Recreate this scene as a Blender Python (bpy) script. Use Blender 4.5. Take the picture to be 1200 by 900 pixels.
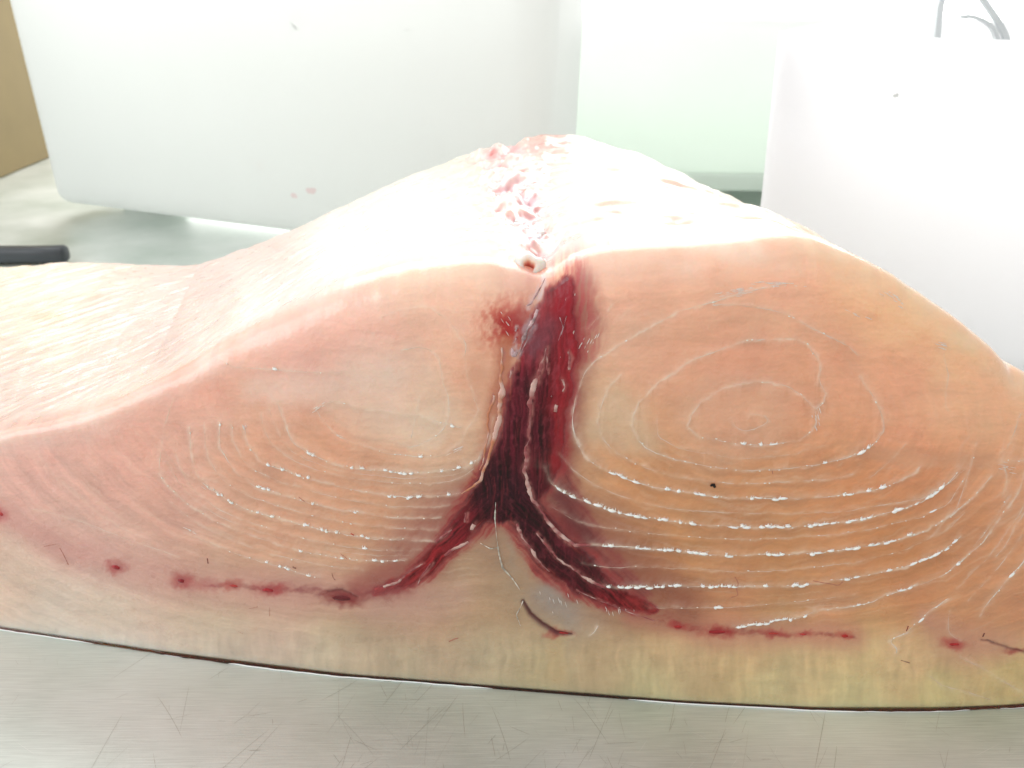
import bpy, bmesh, math, random
import numpy as np
from mathutils import Vector, Matrix

# ------------------------------------------------------------------ start
for o in list(bpy.data.objects):
    bpy.data.objects.remove(o, do_unlink=True)
S = bpy.context.scene
COL = S.collection
random.seed(7)
rng = np.random.default_rng(7)

# ------------------------------------------------------------------ camera
CAM_H = 0.36
PITCH = math.radians(25.0)
FPX = 1039.0                       # focal length in pixels of the 1200 x 900 photograph
cam_d = bpy.data.cameras.new('camera')
cam = bpy.data.objects.new('camera', cam_d)
COL.objects.link(cam)
cam.location = (0, 0, CAM_H)
cam.rotation_euler = (math.radians(90) - PITCH, 0, 0)
cam_d.sensor_width = 36
cam_d.lens = 36 * FPX / 1200
cam_d.clip_start = 0.01
cam_d.clip_end = 200
cam_d.dof.use_dof = True
cam_d.dof.focus_distance = 0.47
cam_d.dof.aperture_fstop = 13.0
S.camera = cam

# ------------------------------------------------------------------ world, lamps, exposure
world = bpy.data.worlds.new('World')
S.world = world
world.use_nodes = True
bg = world.node_tree.nodes['Background']
bg.inputs[0].default_value = (1.0, 0.985, 0.96, 1)
bg.inputs[1].default_value = 0.72

def area(name, loc, target, sx, sy, power, color):
    d = bpy.data.lights.new(name, 'AREA')
    d.shape = 'RECTANGLE'
    d.size, d.size_y, d.energy, d.color = sx, sy, power, color
    o = bpy.data.objects.new(name, d)
    COL.objects.link(o)
    o.location = loc
    o.rotation_euler = (Vector(target) - Vector(loc)).to_track_quat('-Z', 'Y').to_euler()
    return o
area('window_light', (-0.25, 1.75, 1.35), (0.0, 0.65, 0.1), 1.8, 0.9, 18, (1.0, 0.98, 0.95))
area('left_fill_light', (-1.5, 0.05, 0.95), (-0.1, 0.40, 0.08), 1.0, 1.2, 12, (0.96, 0.98, 1.0))  # added fill lamp brightening the left side, its source unseen

S.view_settings.view_transform = 'Standard'
S.view_settings.look = 'None'
S.view_settings.exposure = 0.2
S.view_settings.gamma = 1.0
S.view_settings.use_curve_mapping = False
S.render.engine = 'CYCLES'
S.render.resolution_x = 1024
S.render.resolution_y = 768

# ------------------------------------------------------------------ helpers
def tag(o, label=None, cat=None, group=None, kind=None):
    if label: o['label'] = label
    if cat: o['category'] = cat
    if group: o['group'] = group
    if kind: o['kind'] = kind
    return o

def link_mesh(name, me, mat=None, parent=None):
    o = bpy.data.objects.new(name, me)
    COL.objects.link(o)
    if mat: me.materials.append(mat)
    if parent: o.parent = parent
    return o

def mesh_np(name, verts, faces, mat=None, parent=None, smooth=True, col=None):
    """verts (N,3), faces (M,4) or (M,3) int arrays or a python list"""
    me = bpy.data.meshes.new(name)
    verts = np.asarray(verts, dtype=np.float32)
    if isinstance(faces, np.ndarray):
        k = faces.shape[1]
        me.vertices.add(len(verts)); me.vertices.foreach_set('co', verts.ravel())
        me.loops.add(faces.size); me.loops.foreach_set('vertex_index', faces.ravel().astype(np.int32))
        me.polygons.add(len(faces))
        me.polygons.foreach_set('loop_start', np.arange(0, faces.size, k, dtype=np.int32))
        me.polygons.foreach_set('loop_total', np.full(len(faces), k, dtype=np.int32))
        me.update(calc_edges=True)
        me.validate()
    else:
        me.from_pydata([tuple(v) for v in verts], [], faces)
        me.update()
    if smooth:
        me.polygons.foreach_set('use_smooth', np.ones(len(me.polygons), dtype=bool))
    if col is not None:
        a = me.color_attributes.new('Col', 'FLOAT_COLOR', 'POINT')
        c = np.ones((len(verts), 4), dtype=np.float32); c[:, :3] = col
        a.data.foreach_set('color', c.ravel())
    return link_mesh(name, me, mat, parent)

def bm_obj(name, bm, mat, parent=None, smooth=False):
    me = bpy.data.meshes.new(name)
    bmesh.ops.recalc_face_normals(bm, faces=bm.faces)
    bm.to_mesh(me); bm.free()
    if smooth:
        for p in me.polygons: p.use_smooth = True
    return link_mesh(name, me, mat, parent)

def empty(name, loc=(0, 0, 0), rz=0):
    o = bpy.data.objects.new(name, None)
    COL.objects.link(o); o.location = loc; o.rotation_euler = (0, 0, rz)
    o.empty_display_size = 0.05
    return o

def add_box(bm, x0, x1, y0, y1, z0, z1, bev=0.0, seg=3):
    r = bmesh.ops.create_cube(bm, size=1)
    vs = r['verts']
    for v in vs:
        v.co = Vector(((x0 + x1) / 2 + v.co.x * (x1 - x0), (y0 + y1) / 2 + v.co.y * (y1 - y0), (z0 + z1) / 2 + v.co.z * (z1 - z0)))
    if bev > 0:
        es = list({e for v in vs for e in v.link_edges})
        bmesh.ops.bevel(bm, geom=es, offset=bev, segments=seg, profile=0.5, affect='EDGES')

# --- numpy noise
_perm = rng.random((4, 256, 256))
def vnoise(x, y, s=0):
    L = _perm[s % 4]
    xi = np.floor(x).astype(int); yi = np.floor(y).astype(int)
    fx = x - xi; fy = y - yi
    fx = fx * fx * (3 - 2 * fx); fy = fy * fy * (3 - 2 * fy)
    o = 37 * s
    a = L[(xi + o) & 255, yi & 255]; b = L[(xi + 1 + o) & 255, yi & 255]
    c = L[(xi + o) & 255, (yi + 1) & 255]; d = L[(xi + 1 + o) & 255, (yi + 1) & 255]
    return (a * (1 - fx) + b * fx) * (1 - fy) + (c * (1 - fx) + d * fx) * fy - 0.5
def fbm(x, y, s=0, n=4):
    r = 0; a = 1.0
    for i in range(n):
        r = r + a * vnoise(x * 2 ** i + 17.3 * i, y * 2 ** i + 9.1 * i, s + i); a *= 0.5
    return r
def sstep(a, b, x):
    t = np.clip((x - a) / (b - a), 0, 1)
    return t * t * (3 - 2 * t)

# --- pixel geometry (photograph pixels <-> place)
CP, SP = math.cos(PITCH), math.sin(PITCH)
def ray(px, py):
    a = (np.asarray(px, float) - 600) / FPX; b = -(np.asarray(py, float) - 450) / FPX
    return a, CP + b * SP, -SP + b * CP
def project(x, y, z):
    dz = z - CAM_H
    depth = y * CP - dz * SP
    up = y * SP + dz * CP
    return 600 + FPX * x / depth, 450 - FPX * up / depth
def ground(px, py, z=0.0):
    dx, dy, dz = ray(px, py); t = (z - CAM_H) / dz
    return dx * t, dy * t

# ------------------------------------------------------------------ materials
def new_mat(name):
    m = bpy.data.materials.new(name); m.use_nodes = True
    nt = m.node_tree
    return m, nt, nt.nodes['Principled BSDF']
def node(nt, t, **kw):
    n = nt.nodes.new(t)
    for k, v in kw.items(): setattr(n, k, v)
    return n
def flesh_mat(name, sss, scale, rough, bump, nscale=700.0, coat=0.0, spec=.3):
    m, nt, p = new_mat(name)
    at = node(nt, 'ShaderNodeAttribute', attribute_name='Col')
    tc = node(nt, 'ShaderNodeTexCoord')
    n1 = node(nt, 'ShaderNodeTexNoise'); n1.inputs['Scale'].default_value = nscale; n1.inputs['Detail'].default_value = 3
    n2 = node(nt, 'ShaderNodeTexNoise'); n2.inputs['Scale'].default_value = 90; n2.inputs['Detail'].default_value = 5
    nt.links.new(tc.outputs['Object'], n1.inputs['Vector']); nt.links.new(tc.outputs['Object'], n2.inputs['Vector'])
    mx = node(nt, 'ShaderNodeMix', data_type='RGBA', blend_type='OVERLAY'); mx.inputs['Factor'].default_value = 0.09
    nt.links.new(at.outputs['Color'], mx.inputs['A']); nt.links.new(n2.outputs['Fac'], mx.inputs['B'])
    nt.links.new(mx.outputs['Result'], p.inputs['Base Color'])
    p.inputs['Subsurface Weight'].default_value = sss
    p.inputs['Subsurface Radius'].default_value = (1.0, 0.5, 0.3)
    p.inputs['Subsurface Scale'].default_value = scale
    mr = node(nt, 'ShaderNodeMapRange'); mr.inputs['To Min'].default_value = rough - 0.12; mr.inputs['To Max'].default_value = rough + 0.14
    nt.links.new(n2.outputs['Fac'], mr.inputs['Value']); nt.links.new(mr.outputs['Result'], p.inputs['Roughness'])
    b = node(nt, 'ShaderNodeBump'); b.inputs['Strength'].default_value = bump; b.inputs['Distance'].default_value = 0.0006
    nt.links.new(n1.outputs['Fac'], b.inputs['Height']); nt.links.new(b.outputs['Normal'], p.inputs['Normal'])
    p.inputs['Specular IOR Level'].default_value = spec
    p.inputs['Coat Weight'].default_value = coat
    p.inputs['Coat Roughness'].default_value = 0.12
    return m
M_FLESH = flesh_mat('fish_flesh', 0.5, 0.022, 0.30, 0.22, coat=.35)
M_DARK = flesh_mat('dark_muscle', 0.1, 0.002, 0.36, 0.6, 500, spec=.22)
M_MEMB = flesh_mat('membrane', 0.25, 0.002, 0.30, 0.15)
M_BLOOD = flesh_mat('blood', 0.1, 0.001, 0.25, 0.3)

def simple_mat(name, color, rough=0.5, metal=0.0, noise=0.0, nscale=40.0, transl=0.0, bump=0.0):
    m, nt, p = new_mat(name)
    p.inputs['Base Color'].default_value = (*color, 1); p.inputs['Roughness'].default_value = rough
    p.inputs['Metallic'].default_value = metal
    if noise or bump:
        tc = node(nt, 'ShaderNodeTexCoord'); n = node(nt, 'ShaderNodeTexNoise')
        n.inputs['Scale'].default_value = nscale; n.inputs['Detail'].default_value = 6
        nt.links.new(tc.outputs['Object'], n.inputs['Vector'])
        cr = node(nt, 'ShaderNodeMix', data_type='RGBA')
        cr.inputs['A'].default_value = (*[c * (1 - noise) for c in color], 1); cr.inputs['B'].default_value = (*[min(1, c * (1 + noise)) for c in color], 1)
        nt.links.new(n.outputs['Fac'], cr.inputs['Factor']); nt.links.new(cr.outputs['Result'], p.inputs['Base Color'])
        if bump:
            b = node(nt, 'ShaderNodeBump'); b.inputs['Strength'].default_value = bump; b.inputs['Distance'].default_value = 0.002
            nt.links.new(n.outputs['Fac'], b.inputs['Height']); nt.links.new(b.outputs['Normal'], p.inputs['Normal'])
    if transl > 0:
        out = nt.nodes['Material Output']
        tr = node(nt, 'ShaderNodeBsdfTranslucent'); tr.inputs['Color'].default_value = (*color, 1)
        ms = node(nt, 'ShaderNodeMixShader'); ms.inputs[0].default_value = transl
        nt.links.new(p.outputs[0], ms.inputs[1]); nt.links.new(tr.outputs[0], ms.inputs[2]); nt.links.new(ms.outputs[0], out.inputs['Surface'])
    return m

# brushed stainless steel
def steel_mat():
    m, nt, p = new_mat('stainless_steel')
    tc = node(nt, 'ShaderNodeTexCoord')
    mp = node(nt, 'ShaderNodeMapping'); mp.inputs['Scale'].default_value = (45, 1100, 1); mp.inputs['Rotation'].default_value = (0, 0, math.radians(-5))
    nt.links.new(tc.outputs['Object'], mp.inputs['Vector'])
    n = node(nt, 'ShaderNodeTexNoise'); n.inputs['Scale'].default_value = 1.0; n.inputs['Detail'].default_value = 4
    nt.links.new(mp.outputs['Vector'], n.inputs['Vector'])
    n2 = node(nt, 'ShaderNodeTexNoise'); n2.inputs['Scale'].default_value = 9; n2.inputs['Detail'].default_value = 6
    nt.links.new(tc.outputs['Object'], n2.inputs['Vector'])
    cr = node(nt, 'ShaderNodeMix', data_type='RGBA'); cr.inputs['A'].default_value = (0.50, 0.545, 0.515, 1); cr.inputs['B'].default_value = (0.74, 0.80, 0.755, 1)
    nt.links.new(n.outputs['Fac'], cr.inputs['Factor'])
    c2 = node(nt, 'ShaderNodeMix', data_type='RGBA', blend_type='OVERLAY'); c2.inputs['Factor'].default_value = 0.7
    nt.links.new(cr.outputs['Result'], c2.inputs['A']); nt.links.new(n2.outputs['Fac'], c2.inputs['B'])
    nt.links.new(c2.outputs['Result'], p.inputs['Base Color'])
    p.inputs['Metallic'].default_value = 0.6
    mr = node(nt, 'ShaderNodeMapRange'); mr.inputs['To Min'].default_value = 0.34; mr.inputs['To Max'].default_value = 0.55
    nt.links.new(n2.outputs['Fac'], mr.inputs['Value']); nt.links.new(mr.outputs['Result'], p.inputs['Roughness'])
    b = node(nt, 'ShaderNodeBump'); b.inputs['Strength'].default_value = 0.25; b.inputs['Distance'].default_value = 0.0004
    nt.links.new(n.outputs['Fac'], b.inputs['Height']); nt.links.new(b.outputs['Normal'], p.inputs['Normal'])
    return m
M_STEEL = steel_mat()

# ------------------------------------------------------------------ setting: steel table, window behind
bm = bmesh.new(); add_box(bm, -2.2, 2.2, -0.3, 2.35, -0.04, 0.0, 0.004, 2)
table = tag(bm_obj('steel_table', bm, M_STEEL), 'brushed stainless steel work table scratched by knives', 'table')

# scratches lying in the steel top, in front of the fish (uncountable: stuff)
sv, sf = [], []
def strip(pts, w):
    pts = [Vector(p) for p in pts]
    b0 = len(sv)
    for i, p in enumerate(pts):
        t = (pts[min(i + 1, len(pts) - 1)] - pts[max(i - 1, 0)]); t.z = 0; t.normalize()
        n = Vector((-t.y, t.x, 0)); ww = w * (0.25 if i in (0, len(pts) - 1) else 1)
        sv.append((p + n * ww)); sv.append((p - n * ww))
    for i in range(len(pts) - 1):
        a = b0 + 2 * i; sf.append((a, a + 2, a + 3, a + 1))
for i in range(280):
    px = random.choice([random.uniform(-40, 1240), random.gauss(640, 190)]); py = random.uniform(770, 960)
    gx, gy = ground(px, py)
    ang = random.choice([random.gauss(62, 9), random.gauss(62, 9), random.gauss(95, 8), random.gauss(118, 8), random.gauss(8, 25)])
    L = random.choice([0.006, 0.010, 0.018, 0.035]) * random.uniform(0.6, 1.3)
    bend = random.gauss(0, 0.012); w = random.uniform(0.00002, 0.00008)
    a = math.radians(ang); d = Vector((math.cos(a), math.sin(a), 0)); n = Vector((-d.y, d.x, 0))
    strip([Vector((gx, gy, 0.00015)) + d * (L * (t - .5)) + n * (bend * L * (4 * (t - .5) ** 2)) for t in [k / 6 for k in range(7)]], w)
M_SCR = simple_mat('scratch_metal', (0.40, 0.39, 0.34), 0.5, 0.4)
scr = tag(mesh_np('scratches', np.array([tuple(v) for v in sv]), sf, M_SCR, table, smooth=False), kind='stuff')
sv, sf = [], []
for i in range(80):
    px = random.uniform(-40, 1240); py = random.uniform(750, 960)
    gx, gy = ground(px, py); a = math.radians(random.choice([random.gauss(15, 12), random.gauss(60, 12), random.gauss(-25, 10)]))
    L = random.uniform(0.002, 0.02); d = Vector((math.cos(a), math.sin(a), 0))
    strip([Vector((gx, gy, 0.0002)) + d * (L * (t - .5)) for t in (0, .5, 1)], random.uniform(0.00003, 0.00009))
M_SCR2 = simple_mat('bright_scratch_metal', (0.80, 0.80, 0.78), 0.45, 0.4)
tag(mesh_np('bright_scratches', np.array([tuple(v) for v in sv]), sf, M_SCR2, table, smooth=False), kind='stuff')

# ------------------------------------------------------------------ the fish piece: shape
LEAN = 0.06
contact_px = [(-260, 690), (-120, 712), (0, 737), (200, 767), (400, 792), (600, 808), (800, 824), (960, 832), (1100, 832), (1200, 828), (1290, 812), (1380, 780)]
cg = np.array([ground(*p) for p in contact_px])
def smooth_table(xs, ys):
    xs = np.asarray(xs); ys = np.asarray(ys)
    fine = np.linspace(xs[0], xs[-1], 900)
    v = np.interp(fine, xs, ys)
    k = np.hanning(41); k /= k.sum()
    v2 = np.convolve(np.pad(v, 20, mode='edge'), k, mode='valid')
    return fine, v2
_fx, _fy = smooth_table(cg[:, 0], cg[:, 1])
def yface(x): return np.interp(x, _fx, _fy)
def face_xz(px, py):
    dx, dy, dz = ray(px, py)
    t = 0.45 / dy
    for _ in range(30):
        x = dx * t; z = CAM_H + dz * t
        t = (yface(x) + LEAN * z) / dy
    return dx * t, CAM_H + dz * t

top_px = [(-260, 560), (-150, 540), (-60, 522), (0, 510), (60, 498), (100, 487), (150, 468), (200, 444), (250, 414), (300, 388), (350, 364), (400, 343), (440, 331), (480, 322), (530, 316), (570, 316), (605, 324),
          (630, 334), (650, 328), (670, 314), (700, 304), (750, 299), (800, 297), (850, 293), (900, 288), (940, 286), (965, 289), (1000, 303), (1060, 333), (1100, 358), (1140, 388), (1170, 414), (1188, 432),
          (1192, 440), (1200, 439), (1225, 452), (1270, 500), (1310, 570), (1350, 670), (1380, 760)]
tp = np.array([face_xz(*p) for p in top_px])
XL, XR = tp[0, 0], tp[-1, 0]
_tx = np.linspace(XL, XR, 1600); _tz = np.interp(_tx, tp[:, 0], tp[:, 1])
k = np.hanning(19); k /= k.sum(); _tz = np.convolve(np.pad(_tz, 9, mode='edge'), k, mode='valid')
def ztop(x): return np.maximum(np.interp(x, _tx, _tz), 0.012)

# rear outline: (pixel, depth y)
rear = [(-260, 320, .86), (-120, 312, .84), (0, 307, .82), (60, 302, .815), (130, 302, .81), (190, 307, .81), (235, 306, .81), (300, 284, .81), (350, 264, .81), (400, 240, .81), (440, 222, .81), (480, 204, .81), (540, 181, .81), (575, 170, .81), (605, 160, .81),
        (640, 152, .81), (665, 156, .81), (700, 166, .81), (740, 177, .81), (780, 197, .81), (830, 224, .81), (870, 242, .81), (900, 256, .80), (930, 276, .80), (990, 330, .79), (1050, 420, .78)]
rp = []
for px, py, y in rear:
    dx, dy, dz = ray(px, py); t = y / dy
    rp.append((dx * t, y, CAM_H + dz * t))
rp = np.array(rp)
# map of front x -> rear x
mapf = [XL, -0.32, -0.20, -0.10, 0.012, 0.10, 0.19, XR]
mapr = [rp[0, 0], -0.50, -0.30, -0.14, 0.036, 0.13, 0.25, rp[-1, 0]]

NX = 1120
xin = np.linspace(-0.325, 0.295, NX - 60)
xs = np.concatenate([np.linspace(XL, -0.326, 30), xin, np.linspace(0.296, XR, 30)])
zt = ztop(xs); yf = yface(xs)
zt = zt + 0.0012 * fbm(xs * 60, xs * 0, 1)
xr = np.interp(xs, mapf, mapr)
yr = np.interp(xr, rp[:, 0], rp[:, 1]); zr = np.interp(xr, rp[:, 0], rp[:, 2]); zr = np.maximum(zr, 0.02)
NF, NT = 350, 230
# face rows
v = np.linspace(0, 1, NF)[:, None]
RB, RT = 0.0025, np.minimum(np.interp(xs, [-.3, -.2, -.09, .13, .2], [.005, .008, .020, .022, .011]), 0.3 * zt)[None, :]
Z = v * zt[None, :]
X = np.repeat(xs[None, :], NF, 0)
Y = yf[None, :] + LEAN * Z
lowz = np.clip(RB - Z, 0, RB); Y = Y + (RB - np.sqrt(RB ** 2 - lowz ** 2)) * 0.8
hiz = np.clip(Z - (zt[None, :] - RT), 0, RT); Y = Y + (RT - np.sqrt(np.maximum(RT ** 2 - hiz ** 2, 0)))
FPXx, FPXy = project(X, yf[None, :] + LEAN * Z, Z)   # photograph pixel of each point of the cut
# top rows
w = np.linspace(0, 1, NT + 1)[1:, None] ** 1.25
y0 = Y[-1]; z0 = Z[-1]
TX = xs[None, :] * (1 - w) + xr[None, :] * w
TY = y0[None, :] * (1 - w) + yr[None, :] * w
TZ = z0[None, :] * (1 - w) + zr[None, :] * w
# sag on the left flank (concave between hump and flap)
sag = np.exp(-((TX + 0.22 + 0.25 * w) / 0.10) ** 2) * np.sin(np.pi * w) * 0.008
TZ = TZ - sag
rr = 0.02
TZ = TZ - np.clip(w - 0.95, 0, 1) ** 2 / 0.05 ** 2 * rr * 0.6
TPx, TPy = project(TX, TY, TZ)

# ------------------------------------------------------------------ painting and relief on the cut, in photograph pixels
def seg_field(PX, PY, pts, pad):
    """distance to polyline and interpolated width; arrays over whole grid (inf outside box)"""
    pts = np.asarray(pts, float)
    D = np.full(PX.shape, 1e6); W = np.ones(PX.shape)
    for i in range(len(pts) - 1):
        a, b = pts[i], pts[i + 1]
        x0, x1 = min(a[0], b[0]) - pad, max(a[0], b[0]) + pad
        y0_, y1_ = min(a[1], b[1]) - pad, max(a[1], b[1]) + pad
        m = (PX > x0) & (PX < x1) & (PY > y0_) & (PY < y1_)
        if not m.any(): continue
        qx, qy = PX[m] - a[0], PY[m] - a[1]
        dx, dy = b[0] - a[0], b[1] - a[1]; L2 = dx * dx + dy * dy + 1e-9
        t = np.clip((qx * dx + qy * dy) / L2, 0, 1)
        d = np.hypot(qx - t * dx, qy - t * dy)
        wv = a[2] + (b[2] - a[2]) * t if len(a) > 2 else np.ones_like(t)
        Dm, Wm = D[m], W[m]
        better = d / wv < Dm / Wm
        Dm[better] = d[better]; Wm[better] = wv[better]
        D[m] = Dm; W[m] = Wm
    return D, W

wx = FPXx + 5 * fbm(FPXx / 22, FPXy / 22, 0); wy = FPXy + 5 * fbm(FPXx / 22, FPXy / 22, 2)
wx2 = wx + 2.5 * fbm(FPXx / 6, FPXy / 6, 1); wy2 = wy + 2.5 * fbm(FPXx / 6, FPXy / 6, 3)

def idw(PX, PY, pts, p=2.6):
    num = 0; den = 0
    for x, y, c in pts:
        wt = 1.0 / (((PX - x) ** 2 + (PY - y) ** 2) + 400) ** (p / 2)
        num = num + wt[..., None] * np.array(c); den = den + wt
    return num / den[..., None]

flesh_pts = [
    (-80, 580, (.74, .46, .38)), (40, 560, (.74, .46, .38)), (130, 560, (.73, .45, .36)), (230, 480, (.74, .48, .38)), (330, 430, (.76, .53, .43)), (430, 400, (.76, .55, .44)), (450, 470, (.74, .57, .44)), (500, 490, (.70, .56, .41)),
    (520, 360, (.76, .54, .41)), (300, 540, (.70, .43, .30)), (380, 530, (.70, .43, .29)), (430, 560, (.68, .42, .28)), (320, 620, (.66, .42, .29)), (430, 620, (.66, .41, .27)), (200, 600, (.68, .43, .34)), (90, 630, (.68, .44, .36)),
    (560, 430, (.72, .46, .32)), (720, 340, (.76, .50, .36)), (820, 320, (.76, .51, .37)), (930, 330, (.75, .49, .35)), (720, 480, (.64, .47, .32)), (760, 420, (.70, .46, .33)), (870, 430, (.70, .44, .31)), (870, 490, (.69, .44, .29)),
    (980, 430, (.70, .43, .29)), (1060, 450, (.70, .43, .29)), (1060, 520, (.69, .41, .27)), (1120, 470, (.71, .48, .32)), (1160, 470, (.74, .53, .36)), (1060, 370, (.78, .57, .36)), (1120, 420, (.78, .58, .37)), (1010, 330, (.79, .57, .37)),
    (760, 560, (.64, .41, .24)), (880, 570, (.64, .40, .23)), (1000, 570, (.65, .38, .22)), (1100, 560, (.67, .38, .23)), (800, 640, (.60, .38, .21)), (920, 650, (.60, .37, .20)), (1040, 640, (.62, .37, .20)), (1150, 640, (.64, .38, .23)), (1190, 600, (.68, .42, .27)),
    (850, 710, (.60, .35, .22)), (980, 720, (.61, .36, .22)), (1080, 700, (.61, .36, .22)), (1190, 720, (.63, .38, .25)), (1250, 600, (.66, .42, .28)), (1250, 700, (.64, .4, .26)),
    (20, 680, (.66, .52, .40)), (120, 710, (.66, .55, .43)), (60, 720, (.66, .57, .46)), (250, 730, (.63, .54, .41)), (400, 750, (.60, .53, .39)), (330, 715, (.62, .48, .38)), (500, 730, (.60, .47, .34)), (560, 770, (.58, .51, .37)), (480, 775, (.58, .53, .39)),
    (640, 780, (.56, .48, .32)), (700, 760, (.58, .45, .29)), (780, 760, (.60, .44, .28)), (760, 800, (.56, .50, .32)), (880, 770, (.60, .45, .27)), (900, 800, (.57, .51, .31)), (1000, 770, (.60, .46, .26)), (1000, 805, (.56, .50, .29)), (1080, 770, (.60, .43, .26)),
    (1100, 800, (.57, .50, .27)), (1180, 790, (.57, .48, .25)), (1140, 740, (.61, .36, .23)), (600, 690, (.50, .42, .32)), (550, 690, (.55, .43, .32)), (660, 690, (.40, .35, .31)), (690, 725, (.48, .41, .35)), (590, 640, (.44, .33, .25)), (620, 670, (.42, .33, .26)), (585, 615, (.36, .26, .20)),
]
C = idw(wx, wy, flesh_pts, 3.2) * (np.array((1.10, .94, .92)) - (sstep(500, 600, FPXy) * sstep(500, 700, FPXx) * (1 - sstep(720, 760, FPXy)))[..., None] * np.array((.05, .07, .10)) + sstep(560, 100, FPXx)[..., None] * np.array((.0, .0, .12)))  # lower right flesh browner by hue, with some shade put into the colour
# fine fibre streaks and mottling
fibre = fbm(wx / 16 + wy / 60, wy2 / 1.6, 1, 3)
lowfat = sstep(715, 770, FPXy)
C *= (1 + 0.07 * fibre * (1 - lowfat) + 0.05 * fbm(wx2 / 70, wy2 / 5, 1) + 0.09 * fbm(FPXx / 40, FPXy / 30, 2) + 0.03 * fbm(FPXx / 3.0, FPXy / 2.0, 3, 2))[..., None]
C *= (1 + lowfat * (0.16 * fbm(wx / 6, wy / 30, 2) + .12 * fbm(wx / 25, wy / 18, 0)))[..., None]
C *= 1 + lowfat[..., None] * np.array((.05, .16, .27))
C *= idw(FPXx, FPXy, [(700, 320, (1.05, 1.08, 1.08)), (880, 460, (1.05, .93, .86)), (1060, 440, (1.13, 1.07, 1.0)), (1000, 785, (1.05, 1.05, .90)), (430, 410, (1.05, 1.02, 1.02)), (110, 710, (.93, 1.03, .95)), (20, 560, (.90, .95, .86)), (260, 520, (1.0, .99, .88)),
    (880, 630, (.98, .85, .68)), (760, 620, (.97, .84, .66)), (1040, 630, (1.0, .84, .64)), (480, 750, (.83, .76, .66)), (640, 780, (.86, .84, .70)), (300, 740, (.9, .92, .82)), (800, 790, (.92, .92, .76)), (350, 600, (.98, .92, .80)), (500, 360, (1.08, 1.1, 1.1)), (900, 330, (1.06, 1.05, 1.0))], 3.0)  # regional colour correction; brightening near the top edge is painted glow
# layered muscle: fine concentric fibres and soft bands round the centre of each lobe
def layers(cx, cy, f, msk):
    global C
    rho = np.hypot((wx - cx) / f, wy - cy); th = np.arctan2(wy - cy, (wx - cx) / f)
    fine = fbm(th * 9 + rho / 90, rho / 1.8, 1, 3); mid = fbm(th * 3, rho / 7.0, 2, 3); th2 = fbm(th * 5 + 7, rho / 3.2, 3, 3)
    msk = msk * (1 - lowfat) * (.3 + .7 * sstep(470, 560, FPXy))
    C = C * (1 + msk * (.09 * fine + .15 * mid))[..., None]
    a_ = (msk * sstep(.18, .6, th2) * .16)[..., None]
    C = C * (1 - a_) + np.array((.86, .68, .53)) * a_
layers(885, 488, 1.75, sstep(655, 720, FPXx))
layers(480, 450, 1.9, 1 - sstep(540, 585, FPXx))

def paint(alpha, color):
    global C
    C = C * (1 - alpha[..., None]) + np.array(color) * alpha[..., None]
def stroke(pts, soft, color, alpha=1.0, warp=2, mod=None, ret=False):
    PX, PY = {0: (FPXx, FPXy), 1: (wx, wy), 2: (wx2, wy2)}[warp]
    mw = max(p[2] for p in pts)
    D, W = seg_field(PX, PY, pts, mw * (1 + soft) + 4)
    r = D / np.maximum(W, 0.3)
    a = alpha * (1 - sstep(1 - soft, 1 + soft, r))
    if mod is not None: a = a * mod
    if ret: return a
    paint(np.clip(a, 0, 1), color)

fibv = np.clip(0.75 + 0.9 * fbm(wx / 3.2, FPXy / 45, 1), 0, 1)
# --- pink bands over the row of blood spots
stroke([(-40, 590, 14), (10, 605, 16), (70, 640, 14), (137, 664, 26), (214, 682, 24), (300, 690, 22), (400, 698, 24), (480, 690, 24)], .9, (.56, .25, .22), .55, 1)
stroke([(740, 722, 10), (800, 735, 15), (845, 741, 18), (910, 744, 15), (1000, 748, 14)], .9, (.56, .22, .17), .6, 1)
stroke([(1085, 725, 12), (1120, 752, 24), (1180, 758, 14)], .9, (.58, .28, .20), .6, 1)
stroke([(530, 700, 20), (480, 715, 26), (440, 715, 20)], .95, (.56, .34, .28), .5, 1)
# terrace: slightly deeper tone where a thin slice was lifted
stroke([(1000, 528, 6), (1060, 536, 11), (1160, 540, 8)], .5, (.66, .33, .19), .55, 1)
stroke([(300, 455, 14), (380, 455, 16), (450, 440, 20)], .9, (.80, .66, .56), .35, 1)
# grey cartilage web under the fork
stroke([(592, 612, 12), (600, 650, 16), (630, 690, 24)], .9, (.36, .29, .23), .4, 2, np.clip(.6 + fbm(wx / 8, wy / 22, 1), 0, 1))
stroke([(640, 700, 16), (665, 722, 16)], .9, (.34, .30, .29), .5, 2)
stroke([(440, 430, 34), (470, 455, 50), (500, 490, 34)], .35, (.80, .64, .52), .24, 1)
stroke([(400, 480, 18), (440, 500, 22), (500, 505, 22)], .4, (.78, .63, .49), .22, 1)
stroke([(720, 480, 24), (760, 520, 16), (700, 500, 20)], .8, (.70, .56, .40), .4, 1)
stroke([(880, 485, 50), (850, 490, 60)], .3, (.74, .50, .36), .25, 1)
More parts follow.
